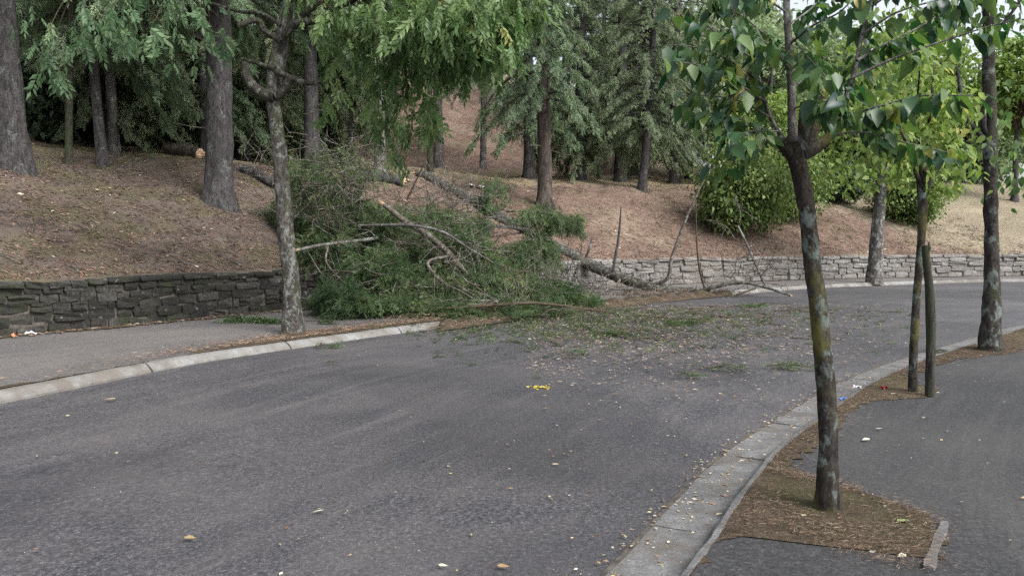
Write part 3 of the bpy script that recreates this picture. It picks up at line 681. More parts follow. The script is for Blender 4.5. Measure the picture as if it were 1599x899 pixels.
T_('conifer', 'brown thick trunk on the bank above the fallen stem', 1.09, 25.1, .25, 15, 'airy', 'bark_brown', .8, 5.3, (-.008, 0), group=G1, dead=5, lift=.9, sides=20)
T_('cypress', 'cypress with foliage drooping to the ground on the terrace, left of two bare stems', 2.9, 31.8, .24, 13, 'skirt', 'bark_conifer', 1.0, 2.2, group=G1, lift=.5)
T_('cypress', 'stout dark trunk under the big cypress foliage', 4.9, 33.8, .28, 14, 'skirt', 'bark_conifer', 1.15, 3.7, group=G1, lift=1.3)
T_('cypress', 'dark bent stem at the brow of the needle bank under the cypress foliage', 5.2, 30.1, .17, 12, 'skirt', 'bark_conifer', 1.0, .9, (.02, 0), .8, 1.5, group=G1)
T_('cypress', 'grey-green conifer behind the leafy shrub', 7.6, 35.0, .24, 13, 'cedar_b', 'bark_conifer', .9, 5.0, group=G1, lift=-.6)
G2 = 'trees of the wood on the hillside'
far = [('conifer with low green boughs right behind the leaning slim trunk', -12.2, 22.6, 'cedar_b', .8, -1.0, 5.6), ('conifer with low green boughs behind the leftmost slim trunk', -13.9, 20.6, 'airy', .95, -1.6, 2.6), ('conifer with low green boughs just left of the second thick conifer', -9.6, 23.6, 'airy', .9, -1.5, .7),
       ('green boughed conifer seen between the slim leaning trunk and the second thick conifer', -11.6, 27.6, 'cedar_b', .9, -1.0, 1.9), ('green boughed conifer behind the leftmost thick trunk', -15.8, 23.2, 'cedar_b', .9, -.6, 3.4),
       ('hanging green conifer behind the terrace log', -6.4, 29.5, 'cedar_b', .85, .4, 4.4), ('slender conifer at the back of the terrace right of the lichen covered tree', -8.2, 35.5, 'cedar_b', 1.0, -.8, 2.2),
       ('dark evergreen closing the wood behind the leftmost conifer', -18.5, 22, 'gloom', 1.1, -.3, .2), ('dark evergreen behind the slim leaning trunk', -15.5, 27.5, 'gloom', 1.15, -.3, .9),
       ('dark evergreen in the gloom between two thick conifers', -13, 30, 'gloom', 1.2, -.4, 2.0), ('dark evergreen just left of the second thick conifer', -10.2, 31, 'gloom', 1.1, -.2, 2.7),
       ('tall conifer rising behind the leaning slim trunk', -15, 24.5, 'cedar_a', 1.0, -.8, 4.0), ('conifer with low boughs behind the second thick conifer', -9.2, 25.8, 'cedar_b', .95, -.4, 5.0),
       ('green conifer behind the lichen covered roadside tree', -7.8, 30.5, 'cedar_b', 1.05, -1.0, .6), ('bushy conifer at the back of the terrace above the log', -8.4, 38.5, 'skirt', 1.2, 1.4, 1.6),
       ('conifer on the hillside left of the bare gap', -7.2, 46, 'cedar_a', 1.0, -.8, 3.3), ('conifer on the hill crest beside the gap of bright sky', -6.5, 60, 'cedar_b', 1.0, -.8, 4.1),
       ('hillside conifer above the brown trunk', 2.2, 50, 'cedar_a', 1.1, .5, 1.2), ('hillside conifer behind the cypress group', 5.6, 46, 'cedar_a', 1.15, -.4, 5.1),
       ('second hillside conifer behind the cypress group, further right', 8.2, 47, 'cedar_b', 1.2, -.6, 2.4), ('crest conifer far behind the cypress group', 2.5, 62, 'cedar_a', 1.2, -1.0, .4),
       ('bushy conifer closing the view behind the stout cypress trunk', 6.6, 40.5, 'skirt', 1.3, 1.0, 2.9), ('tall conifer towering over the leafy shrub', 9.8, 41.5, 'cedar_b', 1.1, -.4, 3.0)]
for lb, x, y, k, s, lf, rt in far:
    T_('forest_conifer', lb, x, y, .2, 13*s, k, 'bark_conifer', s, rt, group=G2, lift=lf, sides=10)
G3 = 'broadleaved trees on the open slope'
for lb, x, y, k, s, lf, rt in [('pale green broadleaved tree behind the leafy shrub', 12.2, 37.5, 'far_a', 1.0, -.6, .3), ('pale green tree behind the white barked roadside tree', 16.2, 41, 'far_a', 1.1, -.8, 1.4),
       ('bright green tree on the slope behind the staked sapling', 19.4, 37.5, 'far_b', 1.15, -.4, 2.2), ('pale tree at the brow of the open slope', 24.5, 47, 'far_a', 1.1, -1.2, 3.2),
       ('rightmost pale tree beyond the open slope', 33, 52, 'far_b', 1.2, -1.6, 4.2), ('tall pale tree far behind the near sapling crown', 14.5, 50, 'far_a', 1.5, -1.0, 5.0),
       ('far tree left of the rightmost roadside trunk', 21.5, 55, 'far_a', 1.5, -1.5, .8), ('dark stemmed tree at the right edge of the open slope', 25.2, 37.5, 'far_b', .95, 1.2, 1.1), ('low spreading tree closing the brow behind the lichen spotted trunk', 27.5, 44.5, 'far_a', 1.0, -2.6, 2.0), ('low spreading tree closing the brow behind the staked sapling', 21.0, 44.0, 'far_a', 1.0, -2.6, 3.9), ('low spreading tree behind the large leafy shrub', 11.5, 33.5, 'far_b', .8, -1.6, .9), ('low bushy tree at the brow left of the white barked tree', 16.5, 46.5, 'far_a', 1.1, -2.6, .1)]:
    T_('broadleaved_tree', lb, x, y, .16, 7*s, k, 'bark_conifer', s, rt, group=G3, lift=lf, sides=10)
def shrub(label, x, y, kind, s, rot, squash=1., cat='shrub', group=None):
    z = gz(x, y); root = thing('shrub', (x, y, z), label, cat, group)
    for nm, me in (('stems', PROTO[kind][0]), ('foliage', PROTO[kind][1])):
        o = bpy.data.objects.new(nm, me); COL.objects.link(o); o.parent = root; o.scale = (s, s, s*squash); o.rotation_euler = (0, 0, rot)
        if nm == 'stems': o['kind'] = 'stuff'
shrub('large leafy green shrub above the pale wall', 8.3, 26.9, 'shrub', 1.05, .5, 1.3)
shrub('second leafy shrub merging behind the large one above the pale wall', 10.4, 29.0, 'shrub', 1.05, 2.5, 1.3)
shrub('low shrub on the slope behind the staked sapling', 16.6, 31.2, 'shrub', .85, 4.0, 1.1)
shrub('dim shrub under the trees left of the white barked tree', 14.6, 33.6, 'shrub_dark', .8, 1.0, .8)
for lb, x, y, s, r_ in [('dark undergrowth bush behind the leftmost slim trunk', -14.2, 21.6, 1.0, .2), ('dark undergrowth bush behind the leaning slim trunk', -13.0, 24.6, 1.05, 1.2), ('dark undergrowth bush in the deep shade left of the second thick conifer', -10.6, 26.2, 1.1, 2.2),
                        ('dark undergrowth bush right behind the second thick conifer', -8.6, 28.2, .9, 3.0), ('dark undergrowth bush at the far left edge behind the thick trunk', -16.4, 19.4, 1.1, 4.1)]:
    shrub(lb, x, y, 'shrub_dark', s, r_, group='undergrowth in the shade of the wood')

# ---------------------------------------------------------------- the fallen conifer across pavement and kerb
S_ = sight
base = S_(1040, 455, 20.0)
fall = thing('fallen_tree', (base[0], base[1], 0), 'uprooted conifer lying across the wall, pavement and road edge with green boughs', 'fallen tree')
def ground_clear(P, r):
    P = np.array(P, float); P[:, 2] = np.maximum(P[:, 2], land(P[:, 0], P[:, 1])+r); return P
def stem(name, pix, rad, mat, parent, sides=10, n=None, rough=.08, broken=0, clear=True, seed=0):
    P = np.array([S_(*p) for p in pix]); n = n or 8+5*len(pix)
    P = smooth_path(P, n)
    if clear: P = ground_clear(P, .5*min(rad))
    b = MB(); rr = np.interp(np.linspace(0, 1, n), np.linspace(0, 1, len(rad)), rad); tube(b, P, rr, sides, rough=rough, seed=seed+pix[0][0], freq=22)
    o = b.build(name, mat, parent)
    if broken:
        c = MB(); e = P[-1] if broken > 0 else P[0]; d = unit((P[-1]-P[-2]) if broken > 0 else (P[0]-P[1])); q = np.random.default_rng(int(pix[0][0]))
        r = rr[-1] if broken > 0 else rr[0]
        for k in range(7):
            a = rdir(1, q=q)[0]; a = unit(a-d*(a@d)); tube(c, [e+a*r*.6-d*r*.5, e+a*r*.5+d*r*q.uniform(.8, 3.2)], [r*.42, r*.05], 4, cap=False)
        tube(c, [e-d*.01, e+d*r*.5], [r*.93, r*.4], 8)
        c2 = c.mesh('torn_wood', M['torn'], False); k = bpy.data.objects.new('torn_wood', c2); COL.objects.link(k)
        k.parent = o; k.location = (0, 0, 0)
    return o
stem('trunk', [(655, 296, 26.2), (700, 314, 25.0), (745, 334, 23.9), (800, 358, 22.8), (850, 382, 22.0), (900, 405, 21.4), (950, 426, 20.8), (1000, 444, 20.3), (1050, 455, 20.0), (1110, 462, 19.7)],
     [.21, .21, .205, .20, .195, .185, .165, .145, .12, .07], M['bark_lichen'], fall, 18, 90, .11, broken=-1)
BR = [  # the limbs still on the stem
    ([(1000, 446, 20.3), (1040, 437, 20.0), (1050, 400, 19.9), (1070, 345, 19.9), (1095, 290, 19.9), (1118, 258, 20)], [.035, .05, .045, .035, .022, .008], 'bark_dead', 0),
    ([(962, 440, 20.7), (958, 420, 20.6), (966, 370, 20.6), (970, 322, 20.6)], [.045, .04, .03, .016], 'bark_conifer', 0),
    ([(1100, 450, 19.9), (1092, 418, 19.8), (1088, 375, 19.8), (1086, 300, 19.8)], [.03, .026, .02, .006], 'bark_twig', 0),
    ([(1080, 460, 19.8), (1120, 447, 19.6), (1160, 441, 19.5), (1200, 450, 19.4), (1234, 461, 19.4)], [.05, .05, .045, .035, .03], 'bark_lichen', 1),
    ([(1090, 463, 19.6), (1125, 468, 19.4), (1150, 460, 19.3), (1180, 450, 19.4)], [.05, .035, .03, .02], 'bark_twig', 0),
    ([(1195, 446, 19.5), (1183, 420, 19.6), (1168, 385, 19.8), (1152, 352, 19.9)], [.03, .032, .03, .026], 'bark_grey', 0),
    ([(1190, 430, 19.5), (1205, 405, 19.6), (1222, 372, 19.7)], [.02, .014, .006], 'bark_twig', 0),
    ([(1110, 462, 19.7), (1115, 463, 19.6), (1122, 465, 19.6)], [.05, .045, .04], 'bark_dead', 1),
    ([(905, 408, 21.3), (900, 430, 20.9), (908, 445, 20.7)], [.04, .035, .025], 'bark_conifer', 0),
    ([(915, 402, 21.3), (920, 388, 21.2), (924, 376, 21.2)], [.035, .033, .03], 'bark_white', 0),
    ([(905, 402, 21.3), (908, 385, 21.3), (904, 362, 21.3)], [.016, .012, .006], 'bark_twig', 0),
    ([(972, 432, 20.6), (960, 446, 20.2), (940, 456, 19.8), (925, 462, 19.5)], [.04, .035, .028, .014], 'bark_dead', 0),
    ([(890, 408, 21.2), (915, 412, 20.9), (945, 413, 20.7)], [.02, .018, .01], 'bark_dead', 0),
    ([(820, 360, 22.5), (800, 355, 21.5), (770, 354, 20.8), (735, 350, 20.4)], [.06, .05, .04, .02], 'bark_conifer', 0),
    ([(730, 325, 24.0), (755, 300, 23.6), (772, 283, 23.4)], [.05, .04, .022], 'bark_conifer', 0),
    ([(700, 315, 24.8), (690, 300, 24.5), (660, 318, 24)], [.03, .02, .01], 'bark_twig', 0),
    ([(780, 330, 22.6), (770, 300, 22.4), (765, 270, 22.4)], [.02, .015, .006], 'bark_twig', 0)]
for k, (p, r_, m_, br) in enumerate(BR):
    o = stem('branch', p, r_, M[m_], fall, 8, broken=br, clear=False, seed=k)
# the second, torn limb that lies over the pavement with most of the boughs
LB = [
    ([(730, 430, 15.2), (700, 395, 15.3), (665, 365, 15.5), (632, 345, 15.6), (600, 320, 15.8)], [.05, .065, .07, .06, .05], 'bark_dead', 1),
    ([(560, 352, 15.4), (640, 352, 15.2), (690, 362, 15.1), (728, 385, 14.9), (770, 410, 14.6)], [.02, .03, .03, .026, .012], 'bark_grey', 0),
    ([(700, 400, 15.0), (668, 410, 14.8), (690, 440, 14.4), (720, 455, 14.1), (745, 470, 13.9)], [.03, .03, .026, .02, .008], 'bark_dead', 0),
    ([(467, 390, 14.9), (500, 383, 15.1), (540, 378, 15.4), (590, 372, 15.9)], [.035, .034, .035, .04], 'bark_grey', -1),
    ([(600, 470, 13.9), (680, 481, 13.6), (760, 477, 13.7), (830, 473, 14.0), (900, 480, 14.3), (955, 488, 14.4)], [.012, .02, .028, .03, .026, .014], 'bark_twig', 0),
    ([(655, 473, 14.1), (720, 469, 14.2), (790, 471, 14.3), (860, 484, 14.4)], [.012, .018, .018, .01], 'bark_dead', 0),
    ([(470, 465, 14.2), (495, 470, 14.2), (520, 474, 14.1)], [.02, .018, .012], 'bark_conifer', 0),
    ([(385, 437, 15.6), (420, 450, 15.3), (455, 462, 14.8), (500, 468, 14.4)], [.006, .012, .016, .02], 'bark_twig', 0),
    ([(480, 392, 15.0), (505, 430, 14.6), (535, 443, 14.3)], [.008, .014, .012], 'bark_dead', 0),
    ([(512, 385, 15.1), (510, 410, 14.7), (535, 440, 14.2)], [.02, .018, .008], 'bark_dead', 0),
    ([(760, 455, 15.0), (820, 440, 15.6), (880, 448, 16.2)], [.012, .02, .012], 'bark_dead', 0),
    ([(790, 330, 19.6), (830, 330, 19.2), (880, 336, 19.0)], [.03, .02, .008], 'bark_dead', 0),
    ([(495, 300, 17.0), (500, 345, 16.3), (525, 360, 15.9)], [.03, .028, .012], 'bark_dead', 0),
    ([(635, 312, 18.5), (660, 260, 18.3), (668, 230, 18.2)], [.025, .016, .005], 'bark_twig', 0)]
for k, (p, r_, m_, br) in enumerate(LB):
    stem('branch', p, r_, M[m_], fall, 8, broken=br, clear=False, seed=50+k)

# boughs: (u, v, distance, half width px, half height px, depth m, sprays, size, material, droop)
def bough(name, u, v, y, ru, rv_, dm, n, size, mat, droop=.5, seed=0, flat=0., tone=.45):
    q = np.random.default_rng(seed+int(u)); c = S_(u, v, y); k = y/FPX; rad = np.array([ru*k, dm, rv_*k])
    d = rdir(n, -.5 if not flat else -.1, 1, q); rr = q.uniform(.25, 1, n)**.5; lobes = 1+.25*np.sin(4*d[:, 0]+u)+.18*np.sin(7*d[:, 2]+v)
    P = c+d*rad*(rr*lobes*np.where(q.uniform(0, 1, n) < .12, q.uniform(1, 1.5, n), 1))[:, None]
    if not flat:
        ok = wob(P[:, 0], P[:, 1], P[:, 2], 2.6, u) > -.5; P = P[ok]; d = d[ok]; rr = rr[ok]; n = len(P)
    g = land(P[:, 0], P[:, 1]); P[:, 2] = np.maximum(P[:, 2], g+.02)
    D = unit(d*np.array([1, 1, .6])+rdir(n, -1, 1, q)*.7+np.array([0, 0, -droop])); near = P[:, 2] < g+.22
    D[near, 2] = np.maximum(D[near, 2], -.08)
    U = np.array([0, 0, 1.])+q.normal(0, .55, (n, 3)); a = np.clip(q.normal(tone, .15, n)+.3*wob(P[:, 0], P[:, 1], P[:, 2], 3.2, seed)+.1*d[:, 2]*rr, 0, 1)
    b = MB(); sel = q.integers(0, 3, n)
    for v_ in range(3):
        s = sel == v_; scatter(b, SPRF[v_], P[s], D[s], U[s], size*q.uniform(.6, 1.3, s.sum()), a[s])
    # thin wood showing through
    for j_ in range(max(4, n//70)):
        i0, i1 = q.integers(0, n, 2); tube(b, [c+(P[i0]-c)*.2, (P[i0]+P[i1])/2, P[i1]], [.012, .008, .003], 4, n=6, cap=False, m=1)
    return b.build(name, [M[mat], M['bark_twig']], fall)
BG = [(475, 310, 17.2, 34, 55, .7, 130, .36, 'f_fallen', .8, .3), (545, 270, 17.6, 60, 34, .8, 120, .38, 'f_fallen', .9, .5), (700, 350, 17.6, 40, 20, .5, 170, .32, 'f_fallen', .6, .45), (500, 260, 17.4, 55, 40, .8, 120, .38, 'f_fallen', .8, .45), (595, 352, 16.8, 45, 26, .6, 320, .38, 'f_fallen', .6, .45), (665, 345, 17.4, 36, 22, .5, 240, .34, 'f_fallen', .6, .5), (730, 405, 16.4, 50, 34, .6, 420, .36, 'f_fresh', .6, .25), (800, 440, 16.2, 60, 30, .6, 480, .34, 'f_fallen', .5, .5), (590, 420, 14.8, 45, 30, .5, 380, .32, 'f_fresh', .6, .25), (830, 465, 15.2, 55, 16, .5, 380, .28, 'f_fresh', .3, .3), (690, 492, 13.7, 60, 12, .4, 300, .24, 'f_fallen', .1, .55), (530, 340, 17.0, 66, 74, .9, 640, .40, 'f_fallen', .7, .35), (500, 300, 17.2, 52, 50, .8, 230, .40, 'f_fallen', .8, .35), (520, 400, 16.0, 45, 45, .7, 480, .36, 'f_fallen', .7, .3),
      (610, 385, 16.6, 65, 46, .8, 700, .38, 'f_fallen', .6, .38), (700, 410, 16.3, 75, 48, .9, 820, .38, 'f_fallen', .6, .42),
      (550, 478, 13.9, 68, 32, .65, 900, .30, 'f_fresh', .4, .32), (590, 440, 14.9, 55, 35, .6, 600, .32, 'f_fallen', .5, .5), (640, 478, 14.2, 60, 24, .6, 560, .30, 'f_fallen', .3, .5),
      (690, 455, 14.9, 70, 34, .7, 720, .32, 'f_fallen', .5, .5), (770, 450, 15.4, 65, 34, .7, 640, .32, 'f_fallen', .5, .48), (740, 485, 14.1, 70, 18, .6, 460, .28, 'f_fresh', .2, .25),
      (820, 485, 14.6, 60, 14, .5, 300, .26, 'f_fallen', .2, .5), (870, 458, 16.2, 44, 20, .5, 420, .30, 'f_fresh', .3, .3), (905, 472, 15.9, 36, 10, .4, 160, .26, 'f_fresh', .1, .3),
      (775, 315, 20.2, 32, 30, .5, 330, .36, 'f_fresh', .9, .3), (735, 352, 19.4, 32, 18, .4, 220, .34, 'f_fallen', .9, .4), (878, 350, 19.2, 24, 22, .4, 240, .36, 'f_fallen', 1.1, .5), (835, 340, 19.4, 40, 20, .45, 330, .36, 'f_fallen', 1.0, .45),
      (845, 395, 19.0, 30, 38, .5, 480, .38, 'f_fallen', 1.1, .35), (810, 410, 18.2, 40, 30, .5, 460, .36, 'f_fallen', .9, .35), (790, 388, 18.6, 26, 14, .35, 110, .34, 'f_fallen', .8, .4), (460, 340, 17.6, 42, 60, .7, 300, .36, 'f_fallen', .8, .25)]
for k, (u, v, y, ru, rv_, dm, n_, sz, mt, dr, tn) in enumerate(BG):
    bough('bough', u, v, y, ru, rv_, dm, int(n_*2.3), sz*.70, mt, dr, k*13, tone=tn)

# loose dead twigs still on the limbs, too fine to pick apart
b = MB(); q = np.random.default_rng(77)
for (u, v, y, ru, rv_, n_, L_, up) in [(1180, 430, 19.5, 45, 22, 34, .8, .5), (1120, 455, 19.6, 70, 10, 26, .7, .25), (900, 450, 19.8, 80, 22, 50, 1.0, .2), (990, 462, 19.2, 80, 12, 46, 1.0, .1), (820, 450, 16.5, 60, 30, 36, .9, .3),
                                        (690, 370, 15.4, 120, 70, 90, .9, .3), (690, 320, 18.0, 70, 30, 60, 1.0, .5), (530, 290, 16.0, 70, 90, 110, .9, .1), (620, 440, 14.2, 120, 40, 40, .7, .15), (840, 440, 15.6, 80, 30, 50, .8, .2), (1150, 380, 19.8, 50, 50, 14, .7, .6), (740, 310, 22.5, 70, 25, 26, .9, .4), (400, 270, 20, 40, 25, 20, 1., .3), (780, 475, 14.2, 100, 14, 40, .8, .1)]:
    for _ in range(n_):
        p = S_(u+q.normal(0, .5)*ru, v+q.normal(0, .5)*rv_, y+q.normal(0, .25)); g = gz(p[0], p[1])
        d = unit(np.array([q.normal(), q.normal()*.6, q.normal()*.5+up])); L = L_*q.uniform(.4, 1.3); P = np.array([p, p+d*L*.5+q.normal(0, .06, 3), p+d*L+q.normal(0, .1, 3)])
        P[:, 2] = np.maximum(P[:, 2], land(P[:, 0], P[:, 1])+.015); a = q.uniform(0, 1)
        tube(b, P, [.011, .008, .003], 4, n=7, cap=False)
        for j_ in range(q.integers(1, 4)):
            s = P[0]+(P[2]-P[0])*q.uniform(.3, .9); e = s+unit(d+q.normal(0, .7, 3))*L*q.uniform(.2, .5); e[2] = max(e[2], gz(e[0], e[1])+.01); tube(b, [s, (s+e)/2+q.normal(0, .02, 3), e], [.006, .005, .002], 4, cap=False)
tag(b.build('twigs', M['bark_dead'], fall), 'tangle of fine dead twigs', kind='stuff')

def log(label, a, c, r, mat, torn=1):
    a = S_(*a); c = S_(*c); a[2] = gz(a[0], a[1])+r*.75; c[2] = gz(c[0], c[1])+r*.8
    root = thing('log', ((a+c)/2*np.array([1, 1, 0])+np.array([0, 0, gz(*((a+c)/2)[:2])])), label, 'log')
    b = MB(); P = smooth_path([a, a*.5+c*.5+np.array([0, 0, .03]), c], 24); tube(b, P, np.linspace(r, r*.86, 24), 16, rough=.09, seed=a[0], freq=14); b.build('bark', M[mat], root)
    for e, o in ((P[0], P[1]), (P[-1], P[-2]))[:torn+1]:
        d = unit(e-o); t = MB(); tube(t, [e+d*.003, e+d*.02], [r*.8, r*.7], 14)
        for k in range(6):
            v = rdir(1)[0]; v = unit(v-d*(v@d)); tube(t, [e+v*r*.5, e+v*r*.5+d*random.uniform(.05, .25)], [r*.25, .01], 4)
        t.build('torn_end', M['torn' if 'thick' in label else 'bark_grey'], root, smooth=False)
log('thick dark log lying on the terrace behind the boughs', (562, 282, 23.2), (630, 281, 23.4), .19, 'bark_conifer')
log('greyish log at the back of the terrace between the two thick conifers', (262, 246, 23.0), (312, 246, 22.6), .20, 'bark_brown')
log('dark log end behind the lichen covered roadside tree', (380, 262, 20.3), (428, 268, 20.0), .13, 'bark_conifer')

# ---------------------------------------------------------------- roadside trees
def limb(mb, pts, rad, n=None, sides=8, rough=.06, seed=0): tube(mb, pts, rad, sides, rough=rough, seed=seed, n=n or 5*len(pts), freq=24)

# the lichen covered tree on the left pavement
p0 = onto(458, 521, PAVE); Y5 = p0[1]
t5 = thing('roadside_tree', p0, 'lichen covered tree with crooked limbs on the left pavement beside the kerb', 'tree')
px = [(460, 530), (457, 500), (455, 450), (449, 390), (443, 320), (438, 250), (431, 190), (427, 140), (434, 90), (443, 45), (452, 0), (462, -70), (470, -160), (474, -260)]
P = [S_(u, v, Y5+.02*k) for k, (u, v) in enumerate(px)]
b = MB(); tube(b, P, [.17, .138, .125, .118, .112, .105, .105, .125, .10, .09, .085, .075, .06, .03], 24, rough=.09, seed=5, n=110, freq=16, lobes=.18); b.build('trunk', M['bark_lichen'], t5)
L5 = [([(428, 150), (408, 145), (388, 125), (382, 98)], [.09, .085, .075, .055], 0), ([(430, 108), (405, 100), (378, 92)], [.04, .035, .02], .3), ([(436, 62), (415, 50), (402, 32), (372, 40)], [.05, .045, .045, .04], -.2),
      ([(438, 40), (410, 22), (372, 18), (330, 5)], [.03, .03, .025, .02], .4), ([(440, 60), (462, 38), (500, 30), (540, 5), (620, -30)], [.065, .06, .05, .045, .02], -.4), ([(432, 112), (455, 122), (480, 130), (503, 128)], [.05, .045, .04, .02], -.2),
      ([(445, 50), (480, 18), (540, -20), (600, -90)], [.05, .045, .035, .02], .5), ([(500, 28), (530, 40), (560, 62)], [.025, .02, .01], -.6), ([(432, 150), (446, 140), (452, 120)], [.075, .06, .05], -.1),
      ([(452, 0), (520, -50), (640, -80), (760, -70), (850, -30)], [.06, .05, .04, .03, .01], -.9), ([(455, -20), (400, -60), (300, -70), (180, -50), (90, -20)], [.06, .05, .04, .03, .01], -.6), ([(466, -120), (560, -200), (660, -230)], [.05, .04, .015], .6), ([(466, -120), (380, -200), (280, -250)], [.05, .04, .015], .4)]
for pts, rd, dy in L5:
    b = MB(); limb(b, [S_(u, v, Y5+dy*k/len(pts)*1.6) for k, (u, v) in enumerate(pts)], rd, seed=pts[0][0]); b.build('limb', M['bark_moss'], t5)
# hanging foliage: (u, v, distance, half width px, half height px, stalks)
q = np.random.default_rng(5)
CL5 = [(560, 30, 11.0, 60, 30, 70), (640, 30, 10.6, 60, 35, 95), (720, 30, 10.4, 60, 40, 120), (780, 25, 10.8, 45, 30, 80), (750, 70, 10.6, 45, 25, 70), (700, 90, 11.2, 40, 30, 60), (620, 90, 11.4, 55, 35, 80), (570, 105, 11.8, 45, 35, 30), (610, 150, 12.0, 36, 34, 26),
       (660, 155, 11.8, 26, 26, 22), (675, 190, 11.6, 14, 20, 16), (575, 180, 12.2, 26, 26, 10), (635, 205, 11.8, 16, 24, 14), (520, 150, 12.3, 30, 35, 10), (612, 232, 12.2, 16, 22, 8), (510, 60, 12.0, 35, 40, 14), (820, 10, 11.0, 30, 22, 36), (632, 255, 11.9, 10, 16, 4),
       (100, 60, 10.6, 50, 45, 34), (180, 30, 10.4, 60, 30, 48), (240, 55, 10.8, 25, 30, 20), (90, 105, 10.8, 25, 22, 14), (290, 20, 11.2, 50, 25, 34), (330, 60, 12.0, 40, 40, 26),
       (600, -40, 11, 120, 40, 130), (760, -60, 10.8, 100, 50, 120), (200, -50, 10.8, 130, 40, 110), (450, -150, 11.5, 160, 60, 140), (620, -200, 11, 140, 60, 120), (300, -200, 11, 120, 60, 110)]
for k, (u, v, y, ru, rv_, n_) in enumerate(CL5):
    n_ = int(n_*(.85 if u < 400 else 1.9 if v < 100 else 1.4))
    b = MB(); c = S_(u, v, y); kx = y/FPX; o = q.normal(0, .55, (n_, 3))*np.array([ru*kx, .5, rv_*kx]); P = c+o
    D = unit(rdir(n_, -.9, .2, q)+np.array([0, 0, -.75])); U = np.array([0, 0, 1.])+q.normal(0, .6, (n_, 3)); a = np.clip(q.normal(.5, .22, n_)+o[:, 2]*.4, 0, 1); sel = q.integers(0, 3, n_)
    for v_ in range(3):
        s = sel == v_; scatter(b, PIN[v_], P[s], D[s], U[s], .23*q.uniform(.6, 1.4, s.sum()), a[s])
    for j_ in range(max(2, n_//14)):
        e = P[q.integers(0, n_)]; s0 = c+np.array([q.normal(0, .1), .2, rv_*kx+.15]); tube(b, [s0, (s0+e)/2+np.array([0, 0, .08]), e], [.009, .006, .003], 4, n=6, cap=False, m=1)
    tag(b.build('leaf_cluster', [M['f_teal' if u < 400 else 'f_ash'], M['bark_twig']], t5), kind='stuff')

# the near sapling in its tree pit
sap0 = onto(1292, 797, PAVE); YS = sap0[1]
sap = thing('sapling', sap0, 'near pollarded sapling with large drooping leaves in a needle strewn tree pit', 'tree')
b = MB(); px = [(1293, 812), (1292, 770), (1294, 690), (1289, 600), (1281, 510), (1270, 420), (1261, 340), (1252, 280), (1244, 245), (1240, 222)]
tube(b, [S_(u, v, YS) for u, v in px], [.068, .056, .050, .049, .048, .046, .044, .042, .044, .050], 28, rough=.075, seed=3, n=170, freq=24, lobes=.13); b.build('trunk', M['bark_young'], sap)
ST = [([(1246, 238), (1256, 205), (1258, 160)], [.05, .038, .03], 'bark_young', 0), ([(1250, 236), (1268, 205), (1282, 152)], [.045, .038, .028], 'bark_young', 0), ([(1238, 240), (1225, 228), (1214, 214)], [.045, .035, .028], 'bark_young', 0), ([(1252, 240), (1280, 226), (1296, 212)], [.045, .035, .025], 'bark_young', 0),
      ([(1238, 230), (1236, 150), (1232, 80), (1228, 0), (1226, -120)], [.028, .021, .019, .017, .010], 'bark_grey', 0)]
for pts, rd, mt, dy in ST:
    b = MB(); limb(b, [S_(u, v, YS) for u, v in pts], rd, sides=12, seed=pts[0][0]); b.build('stub' if len(pts) == 3 else 'shoot', M[mt], sap)
# shoots and twigs: pixels, depth change along them, radius at the foot
SH = [([(1205, 185), (1160, 160), (1110, 150), (1065, 150)], .3, .006), ([(1190, 130), (1140, 95), (1090, 75), (1045, 70)], .15, .006), ([(1234, 95), (1195, 55), (1150, 20), (1110, 0)], -.2, .006), ([(1230, 40), (1265, 15), (1300, -20)], .25, .006), ([(1215, 205), (1175, 205), (1135, 215)], -.35, .005), ([(1238, 170), (1275, 160), (1300, 165)], -.4, .005),
      ([(1300, 190), (1318, 165), (1335, 110), (1345, 60), (1362, 0), (1380, -90)], .15, .016), ([(1330, 122), (1400, 90), (1480, 62), (1550, 40), (1600, 30)], -.35, .008), ([(1338, 95), (1380, 70), (1440, 40), (1500, 0)], .3, .008), ([(1290, 214), (1340, 206), (1410, 222), (1480, 238)], -.25, .006),
      ([(1225, 222), (1198, 170), (1180, 100), (1165, 40), (1150, -40)], .1, .012), ([(1198, 160), (1150, 130), (1100, 105), (1050, 95)], -.3, .007), ([(1212, 214), (1170, 190), (1120, 180), (1080, 180)], -.1, .007), ([(1180, 95), (1130, 60), (1090, 30), (1060, 10)], .3, .007),
      ([(1234, 110), (1200, 70), (1160, 50), (1130, 45)], -.5, .007), ([(1232, 70), (1270, 40), (1310, 20), (1340, -10)], -.5, .007), ([(1229, 20), (1180, -10), (1120, -20)], -.3, .006), ([(1258, 200), (1300, 150), (1330, 140)], -.6, .006), ([(1268, 190), (1310, 175), (1350, 180), (1390, 190)], .4, .006),
      ([(1215, 215), (1180, 230), (1140, 250), (1110, 262)], .35, .006), ([(1300, 190), (1360, 170), (1440, 150), (1520, 150)], -.5, .007), ([(1345, 55), (1400, 20), (1470, 0), (1540, -10)], -.2, .007), ([(1228, 0), (1290, -40), (1360, -60)], -.4, .007), ([(1228, -20), (1160, -70), (1080, -70)], .2, .007), ([(1238, 60), (1262, 90), (1290, 120)], -.5, .005), ([(1362, 10), (1420, -30), (1500, -50)], -.5, .006), ([(1236, 140), (1270, 110), (1290, 90)], .3, .005)]
LV = []; qs = np.random.default_rng(23)
